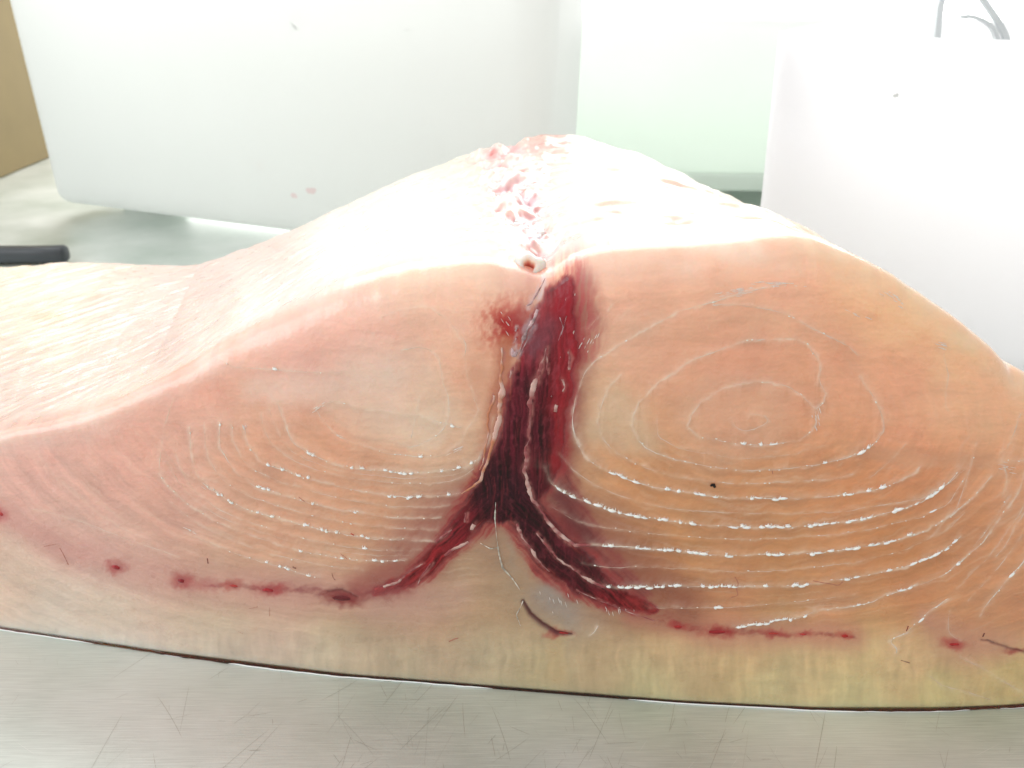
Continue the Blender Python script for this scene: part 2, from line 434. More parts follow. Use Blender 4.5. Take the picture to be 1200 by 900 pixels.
# --- dark muscle, soft red outwash first
stroke([(683, 335, 14), (682, 380, 20), (675, 440, 16), (668, 500, 16), (660, 560, 18), (668, 600, 30), (700, 640, 46), (740, 680, 46), (800, 708, 26)], .9, (.26, .05, .035), .72)
stroke([(580, 560, 14), (545, 590, 30), (515, 610, 32), (490, 640, 36), (460, 672, 26), (420, 690, 14)], .9, (.30, .05, .045), .68)
rg = np.clip(.62 + 1.3 * fbm(wx2 / 4, wy2 / 6, 1), 0, 1)
stroke([(590, 380, 30), (602, 378, 28)], .7, (.60, .10, .06), .85, 2, rg)
stroke([(595, 382, 17), (602, 392, 16)], .7, (.42, .010, .010), .95, 2, np.clip(rg + .5, 0, 1))
stroke([(613, 372, 12), (612, 392, 8)], .8, (.40, .05, .05), .8)
stroke([(668, 328, 22), (672, 350, 24), (680, 400, 22)], .9, (.52, .07, .08), .85, 2, np.clip(.6 + 1.4 * fbm(wx / 2.5 + wy / 20, wy / 22, 2), 0, 1))
# orange rim left of the stem
stroke([(592, 400, 8), (588, 450, 13), (580, 500, 13), (570, 545, 12), (555, 572, 10)], .7, (.52, .17, .09), .85)
stroke([(560, 440, 16), (556, 470, 10)], .9, (.66, .34, .22), .6)
DARK = [
    [(664, 340, 10), (655, 358, 20), (650, 380, 26), (648, 402, 30), (641, 425, 34), (636, 450, 38), (630, 480, 39), (625, 510, 40), (618, 535, 42), (605, 560, 42), (588, 580, 36)],
    [(590, 570, 34), (610, 592, 25), (628, 618, 26), (648, 646, 29), (680, 674, 25), (715, 696, 17), (748, 710, 9), (766, 715, 5)],
    [(585, 575, 30), (562, 596, 24), (543, 617, 17), (521, 642, 14), (498, 666, 12), (472, 684, 8), (440, 694, 5)],
    [(660, 560, 14), (672, 600, 18), (688, 640, 22), (715, 672, 20), (750, 698, 12)],
]
dk = [stroke(DARK[0], .28, 0, 1, ret=True), stroke(DARK[1], .6, 0, 1, ret=True), stroke(DARK[2], .85, 0, 1, ret=True), stroke(DARK[3], .7, 0, .85, ret=True)]
def dark_paint(a, red, dark):
    paint(sstep(0.0, .55, a) * .92, red); paint(sstep(.42, .9, a), dark)
fr1 = .35 * fbm((wx + wy) / 50, (wx - wy) / 2.4, 1, 3); fr2 = .35 * fbm((wx - wy) / 50, (wx + wy) / 2.4, 2, 3); fr0 = .30 * fbm(wx / 2.2, wy / 46, 3, 3)
m3 = sstep(.02, .5, dk[3]); dark_paint(np.clip(dk[3] * .7 + fr1 * m3, 0, 1), (.30, .06, .05), (.15, .014, .016))
A_ = np.maximum.reduce([dk[0] + fr0 * sstep(.02, .4, dk[0]), dk[1] + fr1 * sstep(.02, .4, dk[1]), dk[2] + fr2 * sstep(.02, .4, dk[2])]); A_ = np.clip(A_, 0, 1)
dcol = idw(wx, wy, [(655, 350, (.20, .008, .014)), (672, 400, (.22, .010, .016)), (640, 395, (.15, .022, .032)), (620, 450, (.075, .006, .013)), (665, 470, (.17, .008, .012)), (600, 500, (.07, .005, .012)), (640, 510, (.048, .004, .010)), (662, 540, (.13, .009, .012)), (590, 575, (.020, .004, .008)),
    (570, 590, (.035, .005, .009)), (540, 615, (.13, .008, .012)), (510, 650, (.18, .011, .014)), (470, 685, (.24, .020, .020)), (625, 610, (.035, .004, .008)), (655, 645, (.045, .004, .008)), (690, 675, (.06, .005, .009)), (730, 700, (.16, .010, .013)), (760, 713, (.24, .020, .020)), (605, 380, (.3, .02, .02))], 3.4)
fo = sstep(560, 600, FPXy); rt = sstep(560, 610, FPXx)
dcol = dcol * np.clip(1 + 1.9 * (fr0 * (1 - fo) + fo * (fr1 * rt + fr2 * (1 - rt))) / .35, .35, 3.0)[..., None]
paint(sstep(0, .55, A_) * .92, (.36, .042, .04)); al = sstep(.42, .9, A_)[..., None]
C = C * (1 - al) + dcol * al
# variation inside
stroke([(660, 350, 12), (668, 372, 16), (668, 410, 15), (662, 450, 14), (660, 500, 12), (655, 545, 10)], .8, (.32, .015, .022), .8, 2, fibv)
stroke([(648, 375, 10), (630, 398, 13), (622, 412, 9)], .8, (.22, .05, .065), .8)
stroke([(664, 345, 10), (655, 362, 12)], .9, (.30, .01, .02), .7)
stroke([(655, 585, 14), (672, 615, 16), (690, 632, 12)], .9, (.15, .018, .02), .8)
streak = sstep(.12, .5, fbm(wx / 2.2, FPXy / 38, 3)) * np.clip(dk[0] + dk[1] * .6, 0, 1)
paint(streak * .35, (.24, .03, .04))
mott = sstep(.1, .5, fbm(wx2 / 5, wy2 / 7, 0)) * np.clip(dk[0] + dk[1] + dk[2], 0, 1)
paint(mott * .35 * (.4 + .6 * sstep(520, 400, FPXy)), (.34, .06, .08))
stroke([(480, 684, 9), (440, 694, 7), (405, 700, 5), (350, 693, 3), (300, 690, 2.4), (240, 684, 2)], .8, (.24, .03, .035), .75, 2, np.clip(.6 + 1.2 * fbm(wx / 9, wy / 5, 1), 0, 1))
stroke([(740, 708, 9), (775, 722, 6), (800, 734, 5), (850, 741, 4), (930, 744, 2.5), (1000, 747, 2)], .8, (.32, .03, .03), .75, 2, np.clip(.55 + 1.2 * fbm(wx / 9, wy / 5, 2), 0, 1))
# drip stain and bruise
stroke([(652, 745, 9), (650, 770, 12), (654, 790, 9)], .5, (.58, .41, .22), .45)
for (x, y, rx, ry, c, al) in [(137, 664, 13, 9, (.42, .05, .05), .85), (214, 680, 13, 9, (.40, .06, .06), .85), (240, 685, 18, 7, (.48, .14, .13), .6), (273, 686, 12, 5, (.46, .10, .08), .8), (318, 691, 18, 7, (.42, .06, .06), .9), (360, 692, 18, 5, (.34, .10, .10), .5),
                              (405, 702, 22, 9, (.26, .03, .03), .95), (450, 694, 26, 8, (.36, .08, .08), .6), (795, 735, 10, 5, (.44, .04, .04), .8), (843, 741, 18, 6, (.42, .03, .03), .9), (908, 743, 14, 4, (.46, .07, .06), .8), (942, 744, 8, 4, (.48, .07, .06), .7),
                              (991, 746, 8, 5, (.48, .05, .04), .85), (1118, 755, 14, 7, (.48, .06, .05), .85), (0, 602, 10, 8, (.50, .10, .10), .8), (655, 742, 14, 4, (.40, .04, .04), .8), (1190, 763, 14, 4, (.38, .05, .04), .8)]:
    r = np.hypot((wx2 + 7 * fbm(FPXx / 9, FPXy / 9, 1) - x) / rx, (wy2 + 5 * fbm(FPXx / 7, FPXy / 7, 0) - y) / ry)
    paint(al * (1 - sstep(.2, 1.7, r)), c)

# --- the traced membrane lines: (points, paleness, glint bead density, tube radius in px)
LINES = [
 ([(680,522),(672,507),(670,492),(672,477),(676,460),(680,450),(685,436),(697,422),(712,414),(730,402),(750,390),(770,379),(795,365),(815,359),(835,354),(860,346),(885,340),(920,334)], .55, .10, .6),
 ([(835,357),(870,358),(900,362),(925,370),(950,384),(975,396),(995,406),(1006,417)], .35, .05, .6),
 ([(1007,442),(1022,462),(1032,480),(1037,497),(1036,507),(1025,520),(1007,531),(992,537),(980,540),(965,544),(952,546),(925,549),(907,551),(870,551),(825,545),(800,540),(775,532),(757,525),(745,512),(740,500),(741,487),(749,470),(765,454),(782,440),(810,422),(845,409),(872,400),(897,398),(930,397),(945,404),(957,417),(962,432),(960,447),(969,462),(966,472),(957,479)], .5, .30, .6),
 ([(807,497),(810,485),(822,471),(845,456),(870,449),(892,447),(922,452),(942,465),(955,480),(957,495),(950,507),(937,516),(907,521),(895,522),(862,520),(840,515),(820,512),(807,500)], .45, .25, .6),
 ([(857,492),(860,500),(872,506),(890,501),(901,494),(897,487),(880,486)], .3, .0, .5),
 ([(727,439),(712,455),(704,475),(701,495),(705,512),(715,525),(740,541),(765,551),(795,559),(825,562),(860,566),(890,567),(920,565),(980,562),(1000,555)], .4, .12, .5),
 ([(770,490),(770,510),(790,522),(815,529),(835,532),(865,537),(890,537),(930,533),(970,522)], .25, .05, .4),
 ([(671,500),(677,520),(685,535),(707,550),(740,562),(765,570),(800,575),(825,580),(845,582),(875,584),(890,584.5),(915,584.5),(937,585),(965,583),(990,580),(1010,577),(1025,574),(1040,570),(1060,561),(1071,554),(1077,547)], .6, .75, .7),
 ([(655,532),(670,550),(695,567),(725,580),(760,590),(795,596),(840,600),(890,602),(940,602),(990,600),(1030,592),(1080,583),(1110,567),(1130,550)], .3, .02, .45),
 ([(637,548),(642,562),(655,574),(672,582),(692,590),(712,596),(732,602),(757,606),(782,609),(815,614),(840,615),(865,617),(886,618),(907,618),(925,618),(955,616),(977,614),(997,611),(1017,607),(1037,602),(1055,596),(1079,587),(1092,579),(1110,566),(1125,550)], .6, .75, .7),
 ([(647,595),(677,611),(705,617),(740,622),(780,626),(830,630),(875,632),(930,631),(980,627),(1030,618),(1080,605),(1110,590),(1137,550),(1145,520)], .3, .10, .45),
 ([(692,638),(715,639),(740,640),(762,643),(780,644),(802,646),(825,649),(852,650),(900,650),(922,650),(937,649),(952,649),(972,647),(986,645),(1007,642),(1032,637),(1047,634),(1060,630),(1085,622),(1092,617),(1105,610),(1115,602),(1127,592),(1142,580),(1162,557)], .6, .8, .75),
 ([(682,660),(715,665),(745,664),(775,665),(815,666),(865,670),(890,670),(937,667),(1000,660),(1060,645),(1110,620),(1130,600)], .28, .06, .45),
 ([(707,686),(725,688),(750,688),(762,688),(780,687),(800,688),(825,686),(860,687),(890,687),(915,687),(937,686),(945,685),(970,681),(995,679),(1020,673),(1037,670),(1060,664),(1095,650),(1112,639),(1125,628)], .6, .85, .8),
 ([(760,712),(805,712),(840,712),(865,711),(887,709),(937,706),(945,704),(1000,697)], .3, .15, .45),
 ([(955,717),(987,712),(1020,705),(1047,694),(1080,684),(1107,672),(1117,664),(1132,651),(1150,636),(1165,616),(1179,596),(1195,570),(1206,548)], .65, .8, .9),
 ([(862,735),(879,733),(900,730),(917,727),(937,725),(955,717)], .6, .9, .9),
 ([(1205,645),(1197,660),(1182,676),(1170,690),(1157,705),(1147,719)], .7, .9, 1.3),
 ([(1167,651),(1177,640),(1187,622),(1197,605),(1210,580)], .4, .3, .6),
 ([(1110,701),(1092,712),(1080,724),(1065,737)], .6, .6, 1.0),
 ([(1064,740),(1047,747),(1042,752),(1052,760),(1050,765)], .55, .5, .9),
 ([(1197,485),(1190,505),(1184,520),(1176,530),(1175,540),(1180,557),(1175,580)], .6, .4, .8),
 ([(1175,540),(1197,540),(1215,536)], .6, .4, .8),
 ([(1125,770),(1150,782),(1175,797),(1197,810)], .35, .0, .6),
 ([(1090,792),(1105,804),(1135,811),(1160,820)], .3, .0, .6),
 ([(1112,715),(1110,730),(1112,742),(1125,750)], .3, .0, .5),
 ([(1105,408),(1112,440),(1108,475),(1112,482)], .25, .06, .5),
 ([(1062,520),(1045,540),(1020,560)], .2, .0, .4),
 ([(1135,555),(1120,595),(1090,630)], .3, .0, .4),
 ([(1185,575),(1165,610),(1140,640)], .3, .1, .5),
 ([(447,372),(465,364),(490,360),(505,361),(520,370),(535,387),(546,402),(545,420),(547,437),(552,457),(557,470),(561,480),(555,492),(547,505),(540,520),(525,531),(512,534),(487,535),(457,532),(430,525),(397,511),(378,494),(370,479)], .38, .12, .5),
 ([(470,410),(490,406),(505,409),(515,420),(517,435),(519,450),(525,465),(526,482),(524,497),(512,510),(495,520),(480,524),(460,515)], .35, .06, .6),
 ([(370,480),(387,470),(405,473),(427,480),(460,485),(490,487),(515,495),(540,501)], .4, .2, .6),
 ([(492,465),(487,485),(482,512)], .35, .0, .6),
 ([(257,424),(275,431),(300,432),(347,436),(375,437),(400,437)], .35, .2, .5),
 ([(325,472),(335,500),(342,517),(362,532),(387,542),(415,549),(447,552),(470,554),(497,554),(520,551),(545,547),(560,538),(570,520)], .55, .6, .7),
 ([(286,501),(290,520),(305,540),(312,544),(335,551),(350,558),(380,565),(405,572),(437,578),(460,581),(477,582),(500,581),(525,580),(540,577)], .5, .55, .65),
 ([(257,495),(257,525),(275,552),(300,570),(337,581),(367,590),(402,597),(447,605),(482,607),(515,606)], .5, .5, .6),
 ([(222,500),(224,530),(231,555),(245,572),(267,586),(295,599),(325,606),(355,615),(380,621),(410,627),(437,631),(447,631),(485,633),(512,634)], .6, .75, .8),
 ([(187,555),(195,567),(210,582),(235,600),(250,610),(275,620),(305,630),(330,639),(362,647),(397,654),(422,657),(460,657),(475,656)], .5, .45, .6),
 ([(217,622),(250,637),(272,646),(302,657),(335,665),(350,672),(375,677)], .4, .3, .5),
 ([(203,468),(192,500),(187,540),(187,555)], .25, .0, .5),
 ([(40,595),(100,612),(150,632),(210,652)], .22, .0, .4),
 ([(560,542),(572,520),(578,490)], .4, .1, .5),
 ([(700,733),(697,740),(692,744)], .5, .3, .8),
 ([(727,372),(738,362)], .3, .1, .4), ([(690,385),(700,372)], .35, .1, .4), ([(712,364),(718,356)], .35, .2, .5),
]
def midline(a, b, t=.5):
    def rs(q):
        q = np.array(q, float); d = np.r_[0, np.cumsum(np.hypot(*np.diff(q, axis=0).T))]; u = np.linspace(0, d[-1], 16)
        return np.stack([np.interp(u, d, q[:, c]) for c in (0, 1)], -1)
    return [tuple(v_) for v_ in rs(a) * (1 - t) + rs(b) * t]
def by_start(x, y): return next(l_[0] for l_ in LINES if l_[0][0] == (x, y))
LF = [by_start(*q) for q in ((325, 472), (286, 501), (257, 495), (222, 500), (187, 555), (217, 622))]
LINES += [(midline(LF[i], LF[i + 1]), .30, .10, .4) for i in range(5)]
LINES += [(midline(LF[3], LF[4], .75), .2, .0, .35), (midline(LF[0], LF[1], .25), .2, .0, .35),
          (midline(by_start(955, 717)[5:], by_start(1205, 645)[::-1], .33), .28, .1, .45), (midline(by_start(955, 717)[5:], by_start(1205, 645)[::-1], .66), .28, .1, .45)]
STRANDS = [   # pale sinews in the dark muscle: points with radius in px
 [(640,408,2),(637,418,3.2),(634,430,2.8),(629,443,3.4),(624,458,3.4),(622,473,2.8),(621,497,2.4),(620,513,1.6),(617,523,1.8),(617,538,3.0),(615,550,3.2),(617,563,2.4),(624,584,2.4),(633,597,2.4),(642,612,2.0),(657,627,2.0),(674,639,2.6),(692,638,1.6)],
 [(629,625,1.2),(640,638,1.8),(653,654,1.2),(670,666,1.8),(683,675,1.8),(696,683,2.6),(708,688,2.0)],
 [(605,614,2.2),(611,629,2.2),(622,644,2.4),(629,655,1.6),(644,670,.8)],
 [(674,690,.9),(696,701,.9),(718,709,.9),(744,720,.9),(767,727,.9)],
 [(588,407,1.6),(588,430,1.8),(587,447,3.2),(588,460,3.2),(585,477,2.2),(584,493,2.8),(580,510,3.0),(575,527,2.0),(570,543,2.0),(563,563,1.6),(550,572,2.0),(541,578,1.2)],
 [(580,463,1.2),(573,485,1.2),(571,510,1.0),(567,537,1.2),(563,550,1.0)],
 [(550,634,2.2),(532,642,1.6),(522,650,1.4)],
 [(495,660,1.2),(477,672,1.4),(467,682,2.2),(450,688,1.2)],
 [(505,660,1.2),(495,675,1.5),(490,685,1.1)],
 [(546,600,1.4),(545,611,1.4)],
 [(556,614,2.6),(553,620,2.6)],
 [(530,620,1.2),(520,627,1.8),(512,634,1.4)],
 [(665,412,1.6),(668,420,2.4),(668,433,1.4)],
 [(660,444,2.6),(662,452,2.2),(659,458,1.0)],
 [(652,474,1.6),(650,482,1.8)],
 [(602,430,1.6),(598,442,1.6)],
 [(640,413,2.0),(641,430,1.2),(643,438,.8)],
]
WEBS = [      # white-blue connective tissue at the head of the stem and the thread below the fork
 [(640,336,2.2),(632,346,2.4),(622,358,3.2),(616,360,1.2)],
 [(630,364,2.6),(626,374,4.0),(618,386,5.0),(613,398,4.2),(609,412,3.0)],
 [(606,384,2.6),(604,388,2.6)], [(605,396,3.0),(602,402,3.0)],
 [(600,408,3.0),(602,418,5.0),(605,412,3.0)],
 [(620,395,1.6),(613,408,2.0),(609,416,1.4)],
 [(581,588,.8),(580,607,1.0),(582,630,.9),(585,650,1.0),(589,665,.9),(600,677,.9),(610,692,.8)],
 [(563,636,.9),(575,643,.6),(585,641,.7)],
 [(656,372,.7),(660,384,.6),(654,400,.7)], [(664,370,.6),(658,392,.6)],
 [(613,705,.8),(605,720,.6),(610,733,.7)],
]
DLINE = np.full(FPXx.shape, 0.0)
for pts, pale, bead, rad in LINES:
    QX, QY = FPXx + 0.5 * (wx2 - FPXx), FPXy + 0.5 * (wy2 - FPXy)
    D, W = seg_field(QX, QY, pts, 26)
    brk = np.clip(0.5 + 1.5 * fbm(FPXx / 12, FPXy / 12, 2), 0.05, 1)
    pp = np.array(pts, float); o_ = np.argsort(pp[:, 0])
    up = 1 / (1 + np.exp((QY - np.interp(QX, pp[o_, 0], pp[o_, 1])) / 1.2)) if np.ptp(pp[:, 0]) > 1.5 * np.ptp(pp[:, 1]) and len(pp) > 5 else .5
    fringe = np.clip(.55 + .8 * fbm(QX / 5 + QY / 9, QY / 7, 3, 3), 0, 1)
    a = pale * (0.75 * np.exp(-(D / 1.3) ** 2) * brk + .42 * np.exp(-D / 7.0) * up * fringe + .12 * np.exp(-(D / 4) ** 2))
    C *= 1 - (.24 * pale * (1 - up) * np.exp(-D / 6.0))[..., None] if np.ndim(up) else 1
    dkk = np.clip(dk[0] + dk[1] + dk[2], 0, 1)
    paint(np.clip(a * 1.05 * (1 - .6 * dkk), 0, .95), (.90, .74, .60))
    DLINE = np.maximum(DLINE, np.exp(-(D / 2.2) ** 2) * pale)
for pts in STRANDS:
    D, W = seg_field(wx, wy, pts, 10)
    paint(np.clip(.7 * np.exp(-(D / (W * 1.2)) ** 2) * np.clip(.6 + 1.2 * fbm(FPXx / 4, FPXy / 7, 1), 0, 1), 0, 1), (.46, .17, .15))

for q_, c_, a_ in (([(640, 336, 3.0), (630, 350, 3.5), (620, 360, 4.5)], (.74, .58, .55), .8), ([(630, 362, 4), (626, 374, 6), (617, 388, 7), (611, 402, 6), (606, 416, 4)], (.50, .36, .38), .75), ([(606, 384, 3), (602, 402, 4), (600, 412, 5)], (.64, .50, .48), .8), ([(622, 394, 5), (628, 402, 7), (622, 412, 5)], (.20, .07, .09), .7)):
    stroke(q_, .5, c_, a_, 2, np.clip(.55 + 1.5 * fbm(FPXx / 3.5 + FPXy / 9, FPXy / 9, 2), 0, 1))
# relief: sinew ridges, muscle segments, fine grain
H = 0.00035 * DLINE + 0.0004 * fbm(FPXx / 30, FPXy / 14, 2) + 0.00012 * fbm(wx2 / 4, wy2 / 3, 1) + 0.0012 * fbm(FPXx / 160, FPXy / 120, 0)
H += 0.0003 * np.clip(dk[0] + dk[1], 0, 1) * fbm(wx / 2.5, FPXy / 26, 3)
edge = sstep(0, 0.02, Z) * sstep(0, 0.008, zt[None, :] - Z)
D, W = seg_field(FPXx, FPXy, [(613, 705, 2), (622, 720, 3), (635, 731, 3), (653, 742, 3), (670, 744, 1)], 14)
H -= 0.0012 * np.exp(-(D / 2.4) ** 2); paint(np.clip(.95 * np.exp(-(D / (1.1 * W)) ** 2), 0, 1), (.10, .010, .014))
for q in ([(1152, 748, 1), (1172, 755, 1.8), (1205, 767, 1.6)], [(386, 696, 1), (402, 694, 1.6), (420, 700, 1)]):
    D, W = seg_field(wx, wy, q, 14)
    H -= 0.0005 * np.exp(-(D / 2.0) ** 2); paint(np.clip(.6 * np.exp(-(D / (1.1 * W)) ** 2), 0, 1), (.14, .02, .018))
NYv = -1.0
Y = Y - H * edge * 1.0

# ------------------------------------------------------------------ top colours and relief
twx = TPx + 6 * fbm(TPx / 25, TPy / 12, 0); twy = TPy + 5 * fbm(TPx / 25, TPy / 12, 2)
top_pts = [(-100, 400, (.84, .74, .64)), (40, 330, (.88, .81, .70)), (60, 390, (.86, .79, .69)), (30, 450, (.74, .61, .56)), (150, 320, (.74, .61, .52)), (200, 330, (.72, .56, .51)), (120, 440, (.76, .62, .58)), (250, 330, (.68, .52, .48)), (320, 300, (.70, .55, .50)), (200, 400, (.70, .57, .54)),
           (300, 360, (.84, .76, .71)), (240, 410, (.86, .78, .73)), (130, 468, (.86, .78, .72)), (330, 330, (.76, .64, .60)), (400, 280, (.88, .82, .76)), (480, 240, (.88, .83, .77)), (540, 220, (.84, .78, .66)), (560, 290, (.84, .77, .62)), (480, 310, (.86, .78, .64)), (600, 200, (.84, .66, .62)), (610, 260, (.84, .66, .64)), (620, 300, (.84, .62, .56)),
           (680, 220, (.85, .77, .68)), (720, 270, (.85, .72, .64)), (660, 290, (.84, .64, .58)), (800, 250, (.86, .77, .70)), (760, 285, (.84, .74, .66)), (880, 270, (.86, .79, .70)), (950, 285, (.84, .74, .58)), (1060, 330, (.80, .70, .50)), (640, 158, (.62, .36, .30))]
TC = idw(twx, twy, top_pts, 3.0) * np.array((1.0, .97, .93))
tv = np.repeat(w, NX, 1)
strk = fbm(TX * 16 + TY * 12, TY * 130 - TX * 22, 1)         # long fibres
TC *= (1 + 0.05 * fbm(TX * 60, TY * 120, 2) + 0.05 * strk)[..., None]
left = sstep(0.0, 0.08, -TX)
fib_l = fbm((TX + TY * .9) * 26, (TX * .9 - TY) * 230, 3)     # knife streaks on the left flank
TC = TC * (1 - (left * sstep(.0, .4, fib_l) * .3)[..., None]) + np.array((.66, .44, .41)) * (left * sstep(.0, .4, fib_l) * .3)[..., None]
ridge = np.exp(-((TX - 0.012 + 0.026 * w) / (0.020 + .012 * w)) ** 2)
ps = (sstep(.10, .5, strk) * sstep(0.02, 0.06, TX) * .5)[..., None] * .28; TC = TC * (1 - ps) + np.array((.80, .54, .42)) * ps
pr_ = (ridge * (.25 + .65 * sstep(.12, -.3, fbm(TX * 75, TY * 42, 1, 3))))[..., None]; TC = TC * (1 - pr_) + np.array((.68, .33, .34)) * pr_
for (x, y, rx, ry, c, al) in [(580, 180, 16, 6, (.66, .22, .22), .8), (605, 178, 14, 8, (.74, .42, .42), .7), (618, 232, 16, 11, (.62, .34, .40), .75), (600, 212, 18, 8, (.76, .56, .58), .6), (625, 278, 20, 9, (.62, .32, .38), .75), (600, 285, 12, 6, (.72, .52, .54), .6),
                              (595, 261, 9, 3, (.78, .40, .28), .7), (582, 226, 9, 3, (.78, .42, .34), .6), (760, 255, 40, 4, (.80, .60, .48), .5), (720, 210, 30, 3, (.80, .66, .50), .5), (665, 187, 16, 4, (.80, .66, .44), .6), (530, 245, 10, 30, (.80, .74, .55), .5), (672, 320, 26, 12, (.66, .22, .20), .6),
                              (560, 200, 8, 14, (.74, .66, .48), .6), (60, 372, 22, 8, (.70, .52, .34), .55), (760, 270, 60, 5, (.80, .58, .52), .4), (800, 262, 40, 4, (.82, .62, .54), .5), (640, 152, 18, 5, (.50, .22, .18), .8), (85, 335, 40, 14, (.88, .84, .72), .6), (795, 274, 4, 1.5, (.08, .06, .05), .9)]:
    r = np.hypot((twx - x) / rx, (twy - y) / ry)
    al = al * (1 - sstep(.3, 1.3, r)); TC = TC * (1 - al[..., None]) + np.array(c) * al[..., None]
fade = sstep(0, .12, w) * (1 - .6 * sstep(.95, 1, w))
right = sstep(0.0, 0.05, TX)
bump_t = right * (0.0060 * fbm(TX * 14, TY * 40, 0) + 0.0022 * fbm(TX * 45, TY * 80, 2)) + ridge * (0.011 * fbm(TX * 75, TY * 42, 1, 3) - 0.002) + (1 - right) * (0.0012 * fbm(TX * 40, TY * 60, 2) + left * 0.0016 * fib_l)
bump_t += 0.0012 * right * strk
TZ = TZ + bump_t * fade
# cream rim continues from the top over the edge of the cut
rimw = sstep(0.020, 0.0, zt[None, :] - Z) * (0.6 + .5 * fbm(FPXx / 40, FPXy / 20, 1))
rimc = np.repeat(TC[2][None], NF, 0)
rimw = np.clip(rimw, 0, 1) * .75 * (1 - np.clip(np.exp(-((FPXx - 660) / 22) ** 2), 0, 1))
C = C * (1 - rimw[..., None]) + rimc * rimw[..., None]
k0 = sstep(.0, .06, w)
TC = TC * k0[..., None] + np.repeat(C[-1][None], NT, 0) * (1 - k0[..., None])
C = np.clip(C, .004, .95); TC = np.clip(TC, .004, .95)

# ------------------------------------------------------------------ assemble the flesh as one closed mesh
NB = 8
q = np.linspace(0, 1, NB + 1)[1:, None]
RXx = np.repeat(TX[-1][None], NB, 0); RYy = TY[-1][None] + 0.01 * np.sin(q * np.pi); RZz = TZ[-1][None] * (1 - q)
VX = np.concatenate([X, TX, RXx]); VY = np.concatenate([Y, TY, RYy]); VZ = np.concatenate([Z, TZ, RZz])
VZ[0] = 0.0006; VZ[-1] = 0.0006
VC = np.concatenate([C, TC, np.repeat(TC[-1][None], NB, 0)])
NR = VX.shape[0]
verts = np.stack([VX, VY, VZ], -1).reshape(-1, 3)
ii, jj = np.meshgrid(np.arange(NR), np.arange(NX - 1), indexing='ij')
a = ii * NX + jj; b = ((ii + 1) % NR) * NX + jj
quads = np.stack([a, a + 1, b + 1, b], -1).reshape(-1, 4)
fish = empty('fish_loin', (0.0, 0.42, 0.0))
tag(fish, 'thick raw pale pink fish loin with dark red bloodline lying on the steel table', 'fish')
OFF = np.array([0.0, 0.42, 0.0])
flesh = mesh_np('flesh', verts - OFF, quads, M_FLESH, fish, True, VC.reshape(-1, 3))
bm = bmesh.new(); bm.from_mesh(flesh.data)
bmesh.ops.holes_fill(bm, edges=[e for e in bm.edges if len(e.link_faces) < 2], sides=0)
bmesh.ops.recalc_face_normals(bm, faces=bm.faces)
bm.to_mesh(flesh.data); bm.free()
for p in flesh.data.polygons: p.use_smooth = True

def surf(px, py):
    x, z = face_xz(px, py)
    ci = np.interp(x, xs, np.arange(NX)); zz = np.interp(x, xs, zt)
    ri = np.clip(z / zz, 0, 1) * (NF - 1)
    i0 = int(min(ri, NF - 2)); j0 = int(min(ci, NX - 2)); fi = ri - i0; fj = ci - j0
    y = (Y[i0, j0] * (1 - fi) * (1 - fj) + Y[i0 + 1, j0] * fi * (1 - fj) + Y[i0, j0 + 1] * (1 - fi) * fj + Y[i0 + 1, j0 + 1] * fi * fj)
    return np.array([float(x), float(y), float(z)])
PXM = 0.00046                       # metres per photograph pixel on the cut

# dark muscle: a solid of its own let into the cut, its face 0.3 mm proud and dipping in at its edge
mask = np.clip(np.maximum.reduce([dk[0], dk[1], dk[2]]), 0, 1) * sstep(0, .01, zt[None, :] - Z)
cell = (mask[:-1, :-1] > .45) & (mask[1:, 1:] > .45) & (mask[1:, :-1] > .45) & (mask[:-1, 1:] > .45)
used = np.zeros(mask.shape, bool)
used[:-1, :-1] |= cell; used[1:, 1:] |= cell; used[1:, :-1] |= cell; used[:-1, 1:] |= cell
idx = -np.ones(mask.shape, int); n = used.sum(); idx[used] = np.arange(n)
lift = -0.0003 + 0.0005 * sstep(.45, .95, mask)
front = np.stack([X, Y - lift, Z], -1)[used]; back = np.stack([X, Y + 0.012, Z], -1)[used]
ci, cj = np.nonzero(cell)
f = np.stack([idx[ci, cj], idx[ci, cj + 1], idx[ci + 1, cj + 1], idx[ci + 1, cj]], -1)
fb = f[:, ::-1] + n
walls = []
cp = np.pad(cell, 1)
for (di, dj, e0, e1) in [(-1, 0, (0, 0), (0, 1)), (1, 0, (1, 1), (1, 0)), (0, -1, (1, 0), (0, 0)), (0, 1, (0, 1), (1, 1))]:
    nb = cp[1 + di:1 + di + cell.shape[0], 1 + dj:1 + dj + cell.shape[1]]
    wi, wj = np.nonzero(cell & ~nb)
    p0 = idx[wi + e0[0], wj + e0[1]]; p1 = idx[wi + e1[0], wj + e1[1]]
    walls.append(np.stack([p1, p0, p0 + n, p1 + n], -1))
allf = np.concatenate([f, fb] + walls)
cc = C[used]
dark = mesh_np('dark_muscle', np.concatenate([front, back]) - OFF, allf, M_DARK, fish, True, np.concatenate([cc, cc]))
tag(dark, 'dark red muscle forking in an upside-down Y down the middle')

